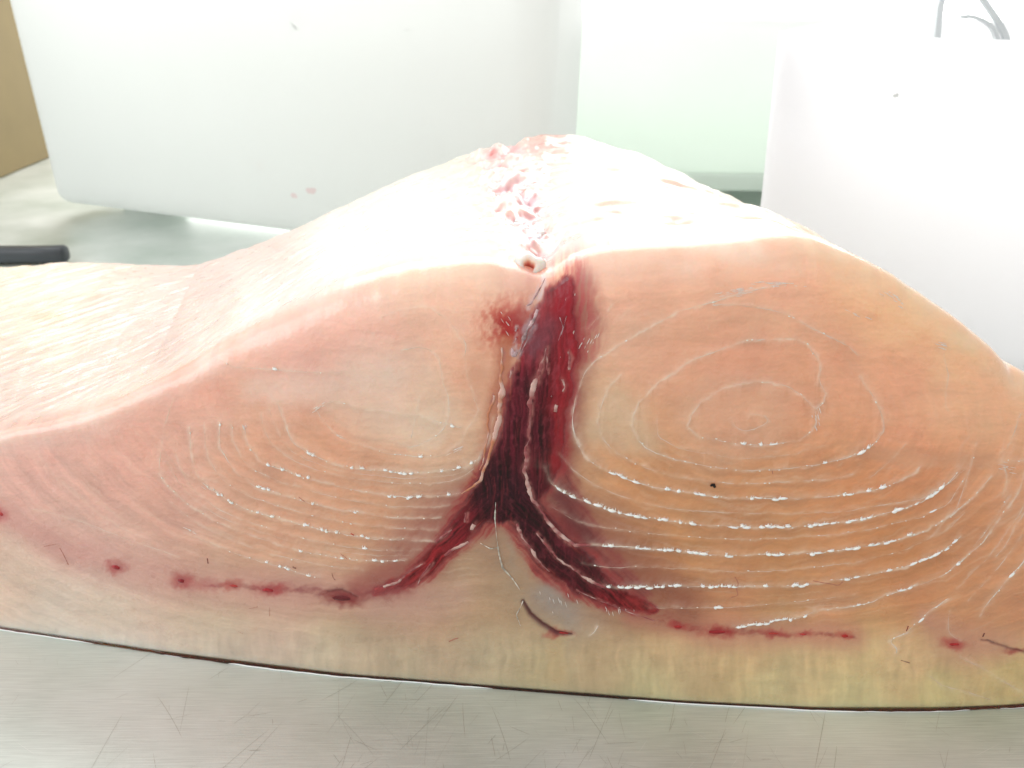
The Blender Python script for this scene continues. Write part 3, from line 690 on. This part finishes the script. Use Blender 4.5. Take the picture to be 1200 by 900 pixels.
# ------------------------------------------------------------------ strands, membranes, glint beads
def resample(pts, step):
    pts = np.asarray(pts, float); d = np.r_[0, np.cumsum(np.hypot(*(np.diff(pts[:, :2], axis=0).T)))]
    m = max(3, int(d[-1] / step) + 1); t = np.linspace(0, d[-1], m)
    return np.stack([np.interp(t, d, pts[:, c]) for c in range(pts.shape[1])], -1)
def smooth_pts(p, n=2):
    p = p.copy()
    for _ in range(n): p[1:-1] = (p[:-2] + 2 * p[1:-1] + p[2:]) / 4
    return p
class MB:
    def __init__(s): s.v = []; s.f = []; s.c = []
    def tube(s, P, R, flat, col, sides=6, lift=0.0):
        b0 = len(s.v)
        for i in range(len(P)):
            t = P[min(i + 1, len(P) - 1)] - P[max(i - 1, 0)]; t /= np.linalg.norm(t) + 1e-12
            nrm = np.array([0.08, -1, 0.06]); nrm -= t * nrm.dot(t); nrm /= np.linalg.norm(nrm); bt = np.cross(t, nrm)
            for kk in range(sides):
                an = 2 * math.pi * kk / sides
                s.v.append(P[i] + (bt * math.cos(an) + nrm * math.sin(an) * flat) * R[i] + nrm * lift); s.c.append(col if np.ndim(col[0]) == 0 else col[i])
        for i in range(len(P) - 1):
            for kk in range(sides):
                a = b0 + i * sides + kk; b = b0 + i * sides + (kk + 1) % sides
                s.f.append((a, b, b + sides, a + sides))
        s.f.append(tuple(b0 + kk for kk in range(sides))[::-1]); s.f.append(tuple(b0 + (len(P) - 1) * sides + kk for kk in range(sides)))
    def bead(s, c, t, L, hh, col, flat=.7):
        t = t / np.linalg.norm(t)
        us = np.array([-1, -.75, -.25, .3, .8, 1.0]); rs = np.array([.12, .62, 1, .95, .55, .1])
        jit = 1 + .25 * (rng.random(6) - .5)
        s.tube([c + t * L * u for u in us], hh * rs * jit, flat, col, 6, lift=hh * .25)
    def build(s, name, mat, parent):
        v = np.array(s.v)
        return mesh_np(name, v - OFF, s.f, mat, parent, True, np.array(s.c))
for pts, pale, bead, rad in LINES:
    p = smooth_pts(resample([(x, y) for x, y in pts], 3.0), 2)
    nz = fbm(p[:, 0] / 9 + 3, p[:, 1] / 9, 1); nz2 = fbm(p[:, 0] / 26 + 31, p[:, 1] / 20, 2)
    p[:, 1] += 1.6 * nz; p[:, 0] += .8 * nz2
    P = [surf(x, y) for x, y in p]
    R = PXM * rad * np.clip(.26 + .9 * nz + .6 * nz2, .03, .9)
    m = MB()
    cl = [tuple(np.array((.74, .52, .38)) * (1 - k_) + np.array((.90, .80, .70)) * k_) for k_ in np.clip(pale * .7 + .8 * nz2, 0, 1)]
    m.tube(P, R, .45, cl, 5)
    i = 1
    while i < len(p) - 2:
        tg = p[i + 1] - p[i - 1]; hor = np.clip((abs(tg[0]) / (np.hypot(*tg) + 1e-9) - .5) / .35, .1, 1) * (1 if p[i, 1] > 495 else .45)
        loc = bead * (1 + 2.4 * nz2[i]) * hor
        if len(pts) < 5: loc = bead
        fr = i / len(p)
        if random.random() < loc * .8:
            t = P[i + 1] - P[i - 1]
            big = random.random() < .55 * loc
            lf = p[i, 0] < 560
            L = PXM * (random.uniform(1.4, 3.2 if lf else 5.5) if big else random.uniform(.6, 1.5)); hh = PXM * (random.uniform(1.0, 1.7 if lf else 2.1) if big else random.uniform(.4, .95))
            cb = P[i] + np.array([random.gauss(0, .0002), -0.0001, random.gauss(.0001, .0003)])
            m.bead(cb, t, L, hh, (.95, .93, .88) if big else (.88, .80, .70))  # near-white colour imitates specular glints on the membrane's serrated edge
            if big:
                for _ in range(5):     # ragged upper fringe
                    m.bead(cb + t / np.linalg.norm(t) * random.uniform(-1, 1) * L + np.array([0, 0, hh * random.uniform(.4, 1.3)]), np.array([random.gauss(.2, .5), 0, 1.0]), PXM * random.uniform(.8, 2.4), PXM * random.uniform(.25, .6), (.92, .84, .74))
                i += int(L / PXM / 2)
            else: i += 1 if random.random() < .6 else 3
        i += 1
    m.build('muscle_membrane', M_MEMB, fish)
for pts in STRANDS:
    p = resample(pts, 1.5); nz = fbm(p[:, 0] / 8, p[:, 1] / 8, 2); p[:, 0] += 2.4 * nz
    P = [surf(x, y) + np.array([0, -.0002, 0]) for x, y in p[:, :2]]
    R = PXM * p[:, 2] * np.clip(.7 + 1.1 * fbm(p[:, 0] / 11 + 9, p[:, 1] / 11, 3), .15, 1.3)
    orange = pts[0][0] < 592 and pts[0][1] < 470
    base = np.array((.58, .22, .12) if orange else (.30, .07, .075))
    cl = [tuple(base * (1 - k_) + np.array((.74, .50, .44)) * k_) for k_ in np.clip(.28 + 1.7 * fbm(p[:, 0] / 10, p[:, 1] / 10, 1, 3), 0, .8)]
    m = MB(); m.tube(P, R, .22, cl, 7); m.build('sinew', M_MEMB, dark)
for pts in WEBS:
    p = smooth_pts(resample(pts, 1.0), 3); P = [surf(x, y) + np.array([0, -.0003, 0]) for x, y in p[:, :2]]
    R = PXM * p[:, 2] * np.clip(.7 + 1.6 * fbm(p[:, 0] / 9 + 5, p[:, 1] / 9, 0), .15, 1.5)
    blue = pts[0][1] < 420
    if blue: R = R * .38
    cl = [tuple(np.array((.50, .33, .34) if blue else (.62, .55, .46)) * k_) for k_ in np.clip(1 + 1.2 * fbm(p[:, 0] / 5, p[:, 1] / 5, 3), .5, 1.6)]
    m = MB(); m.tube(P, R, .25, cl, 7); m.build('connective_tissue', M_MEMB, fish)
# wet glints on small torn fibres, imitated by pale slivers
for (x, y, dx, dy, n_, spread) in [(865, 342, 1, -.12, 26, (26, 4)), (915, 333, 1, 0, 20, (26, 3)), (1050, 352, 1, .5, 14, (16, 6)), (1105, 406, 1, .3, 8, (8, 5)), (225, 622, 1, .4, 6, (6, 2)), (247, 573, 1, .7, 10, (10, 3)), (372, 478, 1, -.6, 8, (8, 4)), (286, 501, .5, 1, 5, (4, 4)), (397, 511, 1, .3, 4, (4, 3)),
                                 (660, 700, .3, 1, 12, (26, 14)), (720, 716, .2, 1, 10, (24, 5)), (535, 528, 1, -.5, 10, (8, 3)), (958, 490, .3, 1, 12, (4, 12)), (1180, 545, 1, .2, 8, (14, 8)), (665, 385, .35, -1, 16, (14, 24)), (690, 400, .5, -1, 10, (14, 12)), (645, 430, .4, -1, 14, (18, 40)), (1012, 372, 1, .4, 5, (18, 4)), (590, 372, .6, 1, 6, (10, 14))]:
    m = MB()
    for _ in range(n_):
        qx, qy = x + random.gauss(0, spread[0] * .5), y + random.gauss(0, spread[1] * .5)
        qy += (qx - x) * dy / max(abs(dx), .5) * (1 if abs(dx) > .5 else 0)
        P = surf(qx, qy); t = surf(qx + dx * 2, qy + dy * 2) - P
        m.bead(P, t, PXM * random.uniform(1.2, 4.5), PXM * random.uniform(.18, .42), (.86, .76, .68))
    m.build('fibre_glint', M_MEMB, fish)

# blood spots with a small raised clot, and flecks
def blob(center, rx, ry, rd, col, seed):
    m = MB(); b0 = 0; rngl = random.Random(seed)
    rings, sides = 5, 12
    V, F, CC = [], [], []
    ph = [1 + .28 * (rngl.random() - .5) for _ in range(sides)]
    for r in range(rings):
        fr = 1 - r / (rings - 1)
        for s_ in range(sides):
            an = 2 * math.pi * s_ / sides
            V.append(center + np.array([math.cos(an) * rx * fr * ph[s_], -rd * (1 - fr * fr) + .0006 * (fr ** 3), math.sin(an) * ry * fr * ph[s_]]))
            CC.append(tuple(np.array(col) * (.8 + .5 * rngl.random())))
    for r in range(rings - 1):
        for s_ in range(sides):
            a = r * sides + s_; b = r * sides + (s_ + 1) % sides
            F.append((a, b, b + sides, a + sides))
    return np.array(V), F, np.array(CC)
for i, (x, y, rx, ry, c) in enumerate([(137, 665, 7, 4, (.30, .02, .025)), (213, 681, 5.5, 4, (.24, .015, .02)), (275, 687, 7, 2.5, (.38, .04, .035)), (316, 692, 10, 3.6, (.32, .02, .025)), (405, 702, 15, 4.5, (.12, .012, .015)), (795, 735, 6, 2.6, (.34, .02, .02)), (842, 741, 13, 3.6, (.30, .015, .018)),
                                       (908, 743, 9, 1.8, (.40, .04, .03)), (942, 744, 5, 1.8, (.42, .04, .035)), (991, 746, 5, 3, (.42, .025, .02)), (1118, 755, 8, 2.8, (.40, .02, .02)), (2, 602, 5, 3.5, (.42, .05, .05)), (662, 743, 8, 2, (.34, .02, .02))]):
    V, F, CC = blob(surf(x, y), rx * PXM, ry * PXM, .0005, c, i)
    mesh_np('blood_spot', V - OFF, F, M_BLOOD, fish, True, CC)
FLECK = [([(70, 642), (75, 650), (80, 662)], .66, (.40, .06, .05)), ([(52, 640), (66, 637)], .5, (.45, .1, .09)), ([(243, 654), (244, 660)], .9, (.14, .01, .012)), ([(389, 672), (390, 678), (393, 680)], .8, (.14, .02, .02)), ([(213, 722), (218, 728), (220, 733)], .6, (.30, .05, .03)),
         ([(526, 752), (531, 750), (537, 748)], 1.3, (.42, .015, .012)), ([(420, 705), (418, 713), (412, 716)], .6, (.22, .03, .03)), ([(861, 676), (866, 684), (862, 690), (866, 697), (857, 700)], .7, (.44, .07, .05)), ([(953, 681), (972, 684), (983, 687), (988, 682)], .7, (.40, .06, .04)),
         ([(350, 582), (357, 587)], .7, (.40, .02, .02)), ([(411, 625), (415, 627)], 1.2, (.55, .03, .02)), ([(399, 649), (407, 655)], .6, (.40, .03, .03)), ([(1056, 774), (1060, 775), (1066, 777)], 1.0, (.05, .015, .012)), ([(1062, 739), (1064, 733)], 1.2, (.22, .03, .03)), ([(1151, 745), (1153, 741)], 1.8, (.16, .06, .05)),
         ([(1156, 749), (1160, 750.5), (1164, 752.5)], 1.4, (.08, .012, .012)), ([(343, 664), (345.5, 667), (347, 666)], 2.0, (.09, .008, .012)), ([(905, 552), (906, 556)], .7, (.36, .04, .03)), ([(316, 712), (316, 722)], .5, (.34, .06, .05)), ([(292, 713), (302, 711)], .4, (.34, .06, .05)), ([(912, 766), (916, 760), (924, 759)], .6, (.44, .08, .06)), ([(279, 740), (285, 743)], .4, (.4, .12, .08))]
for pts, r_, c in FLECK:
    if len(pts) > 2 and r_ < .65: continue
    p = smooth_pts(resample(pts, 1.5), 5); P = [surf(x, y) + np.array([0, -.0001, 0]) for x, y in p]
    R = PXM * r_ * .55 * np.clip(.8 + .6 * rng.random(len(P)) - .2, .3, 1.3)
    c = tuple(.5 * q_ + .5 * e_ for q_, e_ in zip(c, (.5, .30, .22))) if len(pts) > 2 or r_ < .75 else c
    m = MB(); m.tube(P, R, .4, c, 6); m.build('blood_fleck', M_BLOOD, fish)
m = MB(); P0 = surf(835, 568)
m.tube([surf(832.5, 569) + np.array([0, -.0003, 0]), surf(834, 567.4) + np.array([0, -.0004, 0]), surf(836, 567.2) + np.array([0, -.0004, 0]), surf(837.6, 570.4) + np.array([0, -.0003, 0])], np.array([.0005, .0008, .0009, .0006]), .6, (.012, .008, .006), 7)
sp = m.build('dark_speck', M_BLOOD, fish)

# ------------------------------------------------------------------ ridge of the back: sockets, cartilage lumps
def top_at(px, py):
    d = (TPx - px) ** 2 + (TPy - py) ** 2
    i, j = np.unravel_index(np.argmin(d), d.shape)
    return np.array([TX[i, j], TY[i, j], TZ[i, j]])
def lump(center, rx, ry, rz, col, seed, name, mat, dent=0.0):
    rl = np.random.default_rng(seed)
    bm = bmesh.new(); bmesh.ops.create_icosphere(bm, subdivisions=3, radius=1)
    dirs = [Vector(rl.normal(size=3)).normalized() for _ in range(7)]; amps = rl.uniform(-.28, .3, 7)
    V = []
    for v_ in bm.verts:
        k_ = 1 + sum(a_ * max(0, v_.co.normalized().dot(d_)) ** 3 for a_, d_ in zip(amps, dirs))
        v_.co = v_.co * k_
    vs = np.array([v_.co[:] for v_ in bm.verts]) * np.array([rx, ry, rz]) + center
    fs = [tuple(v_.index for v_ in f_.verts) for f_ in bm.faces]; bm.free()
    cl = np.clip(np.array(col)[None] * (1 + .2 * rl.normal(size=(len(vs), 1)) * .4), 0, .95)
    return mesh_np(name, vs - OFF, fs, mat, fish, True, cl)
spots = [(598, 300), (628, 268), (604, 256), (622, 216), (594, 196), (612, 240)]
def cluster(px, py, seed):
    rl = np.random.default_rng(seed); c = top_at(px, py); V, F, CC = [], [], []
    scl = .55 + .55 * c[1]
    for k_ in range(6):
        bm = bmesh.new(); bmesh.ops.create_icosphere(bm, subdivisions=2, radius=1)
        o_ = c + np.array([rl.normal() * .0045, rl.normal() * .006, rl.normal() * .0004 - .0014]) * scl
        sz = np.array([rl.uniform(.003, .007), rl.uniform(.003, .007), rl.uniform(.0016, .0028)]) * scl
        dirs = rl.normal(size=(6, 3)); dirs /= np.linalg.norm(dirs, axis=1)[:, None]; am = rl.uniform(-.4, .5, 6)
        vs = np.array([v_.co[:] for v_ in bm.verts]); kk = 1 + (np.clip(vs @ dirs.T, 0, 1) ** 3 @ am)
        b0 = len(V); V += list(vs * kk[:, None] * sz + o_)
        F += [tuple(v_.index + b0 for v_ in f_.verts) for f_ in bm.faces]; bm.free()
        base = [(.95, .80, .72), (.95, .76, .68), (.92, .64, .60), (.86, .46, .46), (.95, .84, .78)][rl.integers(0, 5)]
        CC += [base] * len(vs)
    mesh_np('cartilage_lump', np.array(V) - OFF, F, M_FLESH, fish, True, np.array(CC))
for i, (px, py) in enumerate(spots[1:4]): cluster(px, py, 300 + i)
# socket: a ring of cartilage round a red hollow
c0 = top_at(619, 316)
V, F, CC = [], [], []
prof = [(2.3, -.7), (1.8, -.1), (1.35, .25), (.95, .22), (.75, -.1), (.6, -.6), (.35, -1.0), (.02, -1.2)]
cols_ = [(.95, .82, .70), (.95, .84, .74), (.95, .80, .70), (.92, .64, .52), (.84, .42, .32), (.70, .20, .14), (.52, .08, .06), (.45, .05, .04)]
axis = Vector((0, -.75, .66)).normalized(); ux = Vector((1, 0, 0)); uy = axis.cross(ux)
for r_, h_ in prof:
    for s_ in range(20):
        an = 2 * math.pi * s_ / 20; wob = 1 + .12 * math.sin(3 * an + 1) + .08 * math.sin(5 * an)
        pt = Vector(c0) + (ux * math.cos(an) * .8 + uy * math.sin(an)) * r_ * .0040 * wob + axis * (h_ * .0030 + .0012)
        V.append(pt); CC.append(cols_[prof.index((r_, h_))])
for r in range(len(prof) - 1):
    for s_ in range(20):
        a = r * 20 + s_; b = r * 20 + (s_ + 1) % 20; F.append((a, b, b + 20, a + 20))
so = mesh_np('spine_socket', np.array([tuple(p) for p in V]) - OFF, F, M_FLESH, fish, True, np.array(CC))
tag(so, 'small red hollow ringed with white cartilage')

# ------------------------------------------------------------------ liquid weeping out along the foot of the fish
m, nt, p = new_mat('clear_liquid')
p.inputs['Base Color'].default_value = (.75, .77, .72, 1); p.inputs['Transmission Weight'].default_value = 1; p.inputs['IOR'].default_value = 1.34; p.inputs['Roughness'].default_value = .03
M_LIQ = m
lx = np.linspace(-0.36, 0.33, 420)
ly = yface(lx); tl = 0.0012 + .0014 * fbm(lx * 14, lx * 0, 2) + .0007 * fbm(lx * 120, lx * 0, 1)
tl = np.clip(tl, .0008, .004)
prof = [(-.004, .0002), (-.004, .0021), (0.0, .0018), (.3, .0015), (.6, .0013), (.8, .0011), (.93, .0007), (1.0, .0002)]
LV = []
for (a_, h_) in prof:
    yy = ly - (a_ * tl if a_ > 0 else a_)
    LV.append(np.stack([lx, yy, np.full_like(lx, h_)], -1))
LV = np.concatenate(LV); n_ = len(lx); F = []
for r in range(len(prof)):
    r2 = (r + 1) % len(prof)
    for s_ in range(n_ - 1):
        F.append((r * n_ + s_, r2 * n_ + s_, r2 * n_ + s_ + 1, r * n_ + s_ + 1))
liq = mesh_np('liquid_film', LV, np.array(F), M_LIQ, None, True)
tag(liq, 'thin line of clear liquid along the foot of the fish on the steel', 'liquid', kind='stuff')

# opaque white bead standing in for a highlight where the film ends
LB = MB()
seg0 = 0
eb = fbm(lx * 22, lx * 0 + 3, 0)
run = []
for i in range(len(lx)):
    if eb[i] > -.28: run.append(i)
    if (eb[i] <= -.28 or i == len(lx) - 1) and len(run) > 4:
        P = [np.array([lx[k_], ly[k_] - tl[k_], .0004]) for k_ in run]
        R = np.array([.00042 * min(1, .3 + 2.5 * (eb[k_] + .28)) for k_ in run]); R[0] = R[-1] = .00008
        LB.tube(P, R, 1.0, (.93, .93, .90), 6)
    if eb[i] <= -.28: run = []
OFF = np.array([0.0, 0, 0])
LB.build('film_glint', M_MEMB, liq)

# ------------------------------------------------------------------ things behind
M_TUB = simple_mat('white_plastic', (.87, .885, .875), .38, 0, .03, 5, .60)
M_BIN = simple_mat('bright_white_plastic', (.95, .95, .96), .4, 0, .02, 6, .7)
M_CRATE = simple_mat('pale_green_plastic', (.86, .92, .87), .45, 0, .05, 8, .45)
M_CARD = simple_mat('cardboard', (.17, .125, .05), .8, 0, .12, 14)
M_KNIFE = simple_mat('dark_grey_plastic', (.045, .052, .06), .42, 0, .2, 60)
M_BLADE = simple_mat('blade_steel', (.6, .6, .6), .25, 1.0)
M_STRAP = simple_mat('grey_strap', (.72, .75, .76), .5, 0, .1, 30, .3)
M_STAIN = simple_mat('dried_smear', (.78, .74, .72), .5, 0, .2, 120, .45)
M_MARK = simple_mat('grey_scuff', (.55, .57, .56), .6, 0, .2, 200, .45)

def rounded_rect(w_, d_, r, n=8):
    pts = []
    for cx, cy, a0 in [(w_ / 2 - r, d_ / 2 - r, 0), (-w_ / 2 + r, d_ / 2 - r, 90), (-w_ / 2 + r, -d_ / 2 + r, 180), (w_ / 2 - r, -d_ / 2 + r, 270)]:
        for i in range(n + 1):
            a = math.radians(a0 + 90 * i / n); pts.append((cx + r * math.cos(a), cy + r * math.sin(a)))
    return pts
def tub_mesh(name, w_, d_, h, taper, r, th, rb, mat, parent):
    """open moulded tub, front wall at local y = 0, centred on x"""
    rings = []
    outer = [(rb * (1 - math.cos(a)), rb * (1 - math.sin(a))) for a in [math.radians(q) for q in (90, 67, 45, 22, 0)]]
    seq = []
    for q in (90, 67, 45, 22, 0):
        a = math.radians(q); seq.append((rb * (math.cos(a) - 1) if False else -(rb - rb * math.cos(math.radians(90 - q))) , rb - rb * math.sin(a)))
    prof = []
    for q in (90, 67, 45, 22, 0):
        a = math.radians(q); prof.append((-(rb - rb * math.cos(a)), rb - rb * math.sin(a)))   # (inset<0, z)
    prof.append((taper * .5, h * .5)); prof.append((taper, h)); prof.append((taper - th, h))
    prof.append((-th + 0.0, rb)); prof.append((-rb - th, th))
    bm = bmesh.new(); vr = []
    for ins, z in prof:
        pts = rounded_rect(w_ + 2 * ins, d_ + 2 * ins, max(r + ins, .004))
        vr.append([bm.verts.new((x, y + d_ / 2, z)) for x, y in pts])
    nn = len(vr[0])
    for i in range(len(vr) - 1):
        for j in range(nn):
            bm.faces.new((vr[i][j], vr[i][(j + 1) % nn], vr[i + 1][(j + 1) % nn], vr[i + 1][j]))
    bm.faces.new(vr[0][::-1]); bm.faces.new(vr[-1])
    return bm_obj(name, bm, mat, parent, True)

# big white tub, seen at an angle; its foot is set in, so the edge stands clear of the table
A = np.array([-0.735, 1.400]); B = np.array([0.035, 1.068])
dv = B - A; wd = np.hypot(*dv); rz = math.atan2(dv[1], dv[0]); mid = (A + B) / 2
tub = tag(empty('plastic_tub', (mid[0], mid[1], 0), rz), 'large white plastic tub standing askew behind the fish, on the left', 'tub')
tw = tub_mesh('wall', wd, .14, .46, .012, .035, .006, .022, M_TUB, tub); tw.location.z = .024
for fx0, fx1 in ((-wd / 2 + .06, -wd / 2 + .16), (wd / 2 - .16, wd / 2 - .06)):
    bm = bmesh.new(); add_box(bm, fx0, fx1, .085, .13, 0.0002, .0245, .004); bm_obj('foot', bm, M_TUB, tub)
def tub_pt(px, py):
    dx, dy, dz = ray(px, py); nrm = np.array([-dv[1], dv[0]]) / wd
    t = (A.dot(nrm)) / (dx * nrm[0] + dy * nrm[1])
    P = np.array([dx * t, dy * t, CAM_H + dz * t]); loc = np.array([(P[:2] - mid).dot(dv / wd), 0.0, P[2]])
    return loc
def smear(px, py, rx, ry, mat, name, par, ptf, seed, ang=0.0, y=-0.0015):
    rl = random.Random(seed); c = ptf(px, py); V = [(c[0], c[1] + y, c[2])]; N = 14
    ca, sa = math.cos(ang), math.sin(ang)
    for i in range(N):
        a = 2 * math.pi * i / N; k_ = .7 + .6 * rl.random(); u, vv = rx * k_ * math.cos(a), ry * k_ * math.sin(a)
        V.append((c[0] + u * ca - vv * sa, c[1] + y, c[2] + u * sa + vv * ca))
    return mesh_np(name, np.array(V), [(0, i + 1, (i + 1) % N + 1) for i in range(N)], mat, par, False)
smear(348, 30, .0075, .0018, M_MARK, 'scuff_mark', tub, tub_pt, 3, -.7, -.006)
smear(354, 21, .002, .0015, M_MARK, 'scuff_mark', tub, tub_pt, 4, 0, -.006)
smear(480, 35, .005, .001, M_MARK, 'scuff_mark', tub, tub_pt, 5, .1, -.007)
M_SMP = simple_mat('pink_smear', (.86, .74, .74), .5, 0, .1, 120, .45)
M_SMY = simple_mat('yellow_smear', (.85, .85, .81), .5, 0, .1, 120, .45)
smear(365, 223, .008, .0045, M_SMP, 'smear', tub, tub_pt, 6, .1); smear(345, 229, .006, .004, M_SMP, 'smear', tub, tub_pt, 7); smear(305, 193, .004, .004, M_SMP, 'smear', tub, tub_pt, 8)

# white bin on the right
bx0, by = .262, .93
BR = math.radians(-31); bin_ = tag(empty('plastic_bin', (bx0 + .36 * math.cos(BR), by + .36 * math.sin(BR), 0), BR), 'bright white plastic bin behind the right end of the fish', 'bin')
bw = tub_mesh('wall', .72, .34, .304, .004, .012, .005, .012, M_BIN, bin_); bw.location.z = .001
def bin_pt(px, py):
    dx, dy, dz = ray(px, py); n0, n1 = -math.sin(BR), math.cos(BR)
    t = (bx0 * n0 + by * n1) / (dx * n0 + dy * n1)
    return np.array([(dx * t - bx0) * math.cos(BR) + (dy * t - by) * math.sin(BR) - .36, 0.0, CAM_H + dz * t])
smear(1052, 111, .0026, .0018, M_MARK, 'scuff_mark', bin_, bin_pt, 21, .4, -.008)

# pale green crate further back between the two
cx0, cx1, cy = .06, .62, 1.50
cr = tag(empty('green_crate', ((cx0 + cx1) / 2, cy, 0), math.radians(-2)), 'pale green plastic crate seen between the tub and the white bin', 'crate')
hw = (cx1 - cx0) / 2
cwall = tub_mesh('wall', 2 * hw, .36, .26, .006, .02, .006, .008, M_CRATE, cr); cwall.location.z = .030
bm = bmesh.new(); add_box(bm, -hw - .012, hw + .012, -.014, .37, .024, .052, .005); bm_obj('base_rim', bm, M_CRATE, cr)
for xx in (-hw + .06, hw - .06):
    bm = bmesh.new(); add_box(bm, xx - .03, xx + .03, .02, .33, .0002, .0235, .003); bm_obj('runner', bm, M_CRATE, cr)

# cardboard box at the far left
card = tag(empty('cardboard_box', (-1.20, 1.95, 0), math.radians(1)), 'plain tan cardboard box at the far left edge behind the tub', 'box')
bm = bmesh.new(); add_box(bm, -.22, .22, -.45, .45, .0005, .62, .004); bm_obj('carton', bm, M_CARD, card)
for s_ in (-1, 1):
    bm = bmesh.new(); add_box(bm, -.215 if s_ < 0 else .002, -.002 if s_ < 0 else .215, -.445, .445, .6205, .6245, .001); bm_obj('flap', bm, M_CARD, card)

# knife: only the end of its handle shows
gx, gy = ground(78, 301); gy = 1.16; gx = (78 - 600) / FPX * (gy * CP + (CAM_H - .015) * SP)
kn = tag(empty('knife', (gx, gy, 0), math.radians(0.5)), 'dark grey knife handle lying behind the left end of the fish', 'knife')
V, F = [], []
secs = [(0.0, .62), (-.002, .85), (-.006, 1), (-.05, .92), (-.09, .95), (-.125, 1.05), (-.135, .9)]
for x_, sc in secs:
    for s_ in range(16):
        a = 2 * math.pi * s_ / 16; ca, sa = math.cos(a), math.sin(a)
        V.append((x_, .013 * sc * math.copysign(abs(ca) ** .55, ca), .0125 + .0115 * sc * math.copysign(abs(sa) ** .55, sa)))
for r in range(len(secs) - 1):
    for s_ in range(16):
        a = r * 16 + s_; b = r * 16 + (s_ + 1) % 16; F.append((a, b, b + 16, a + 16))
F.append(tuple(range(16))[::-1]); F.append(tuple(range((len(secs) - 1) * 16, len(secs) * 16)))
mesh_np('handle', np.array(V), F, M_KNIFE, kn, True)
bm = bmesh.new()
pr = [(-.134, -.020), (-.134, .011), (-.26, .011), (-.31, .004), (-.335, -.004), (-.30, -.018)]
lo = [bm.verts.new((x_, y_, .0115)) for x_, y_ in pr]; hi = [bm.verts.new((x_, y_, .0135)) for x_, y_ in pr]
bm.faces.new(lo); bm.faces.new(hi[::-1])
for i in range(len(pr)): bm.faces.new((lo[i], lo[(i + 1) % 6], hi[(i + 1) % 6], hi[i]))
bm_obj('blade', bm, M_BLADE, kn)

# grey looped strap handle above the bin
st = tag(empty('strap_handle', (.52, 1.12, 0), 0), 'pale grey curved loop handle showing above the white bin at top right', 'handle')
def at_depth(px, py, y):
    dx, dy, dz = ray(px, py); t = y / dy; return np.array([dx * t, y, CAM_H + dz * t])
def band(name, pts, wpx):
    V, F = [], []; yb = 1.12
    p = smooth_pts(resample(pts, 2), 3)
    for i in range(len(p)):
        t = p[min(i + 1, len(p) - 1)] - p[max(i - 1, 0)]; t = t / np.hypot(*t); nn = np.array([-t[1], t[0]]) * wpx / 2
        for sgn, dy_ in ((1, -.004), (-1, -.004), (-1, .004), (1, .004)):
            q_ = at_depth(*(p[i] + sgn * nn), yb); V.append((q_[0] - .52, dy_, q_[2]))
    for i in range(len(p) - 1):
        for s_ in range(4):
            a = i * 4 + s_; b = i * 4 + (s_ + 1) % 4; F.append((a, b, b + 4, a + 4))
    F.append((0, 1, 2, 3)); k_ = (len(p) - 1) * 4; F.append((k_ + 3, k_ + 2, k_ + 1, k_))
    mesh_np(name, np.array(V), F, M_STRAP, st, False)
band('strap', [(1096, 70), (1098, 38), (1101, 8), (1108, -20), (1122, -32), (1140, -18), (1156, 6), (1170, 26), (1178, 42), (1182, 70)], 7)
band('inner_strap', [(1126, 20), (1138, 19), (1152, 24), (1162, 31), (1168, 44), (1170, 70)], 5)

# bright window behind, beyond the table
M_PANE, nt, p = new_mat('daylit_pane')
p.inputs['Base Color'].default_value = (.9, .9, .9, 1); p.inputs['Emission Color'].default_value = (1, .99, .98, 1); p.inputs['Emission Strength'].default_value = 3.6
M_FRAME = simple_mat('window_frame_paint', (.8, .8, .8), .4)
win = tag(empty('window', (0.2, 2.75, 0)), 'large bright window filling the background with white daylight', 'window')
bm = bmesh.new(); add_box(bm, -1.5, 1.5, 0, .01, -.3, 1.7); bm_obj('pane', bm, M_PANE, win)
bm = bmesh.new()
for x0, x1, z0, z1 in [(-1.58, -1.501, -.38, 1.78), (1.501, 1.58, -.38, 1.78), (-1.5005, 1.5005, 1.701, 1.78), (-1.5005, 1.5005, -.38, -.301)]:
    add_box(bm, x0, x1, -.03, .03, z0, z1)
bm_obj('frame', bm, M_FRAME, win)
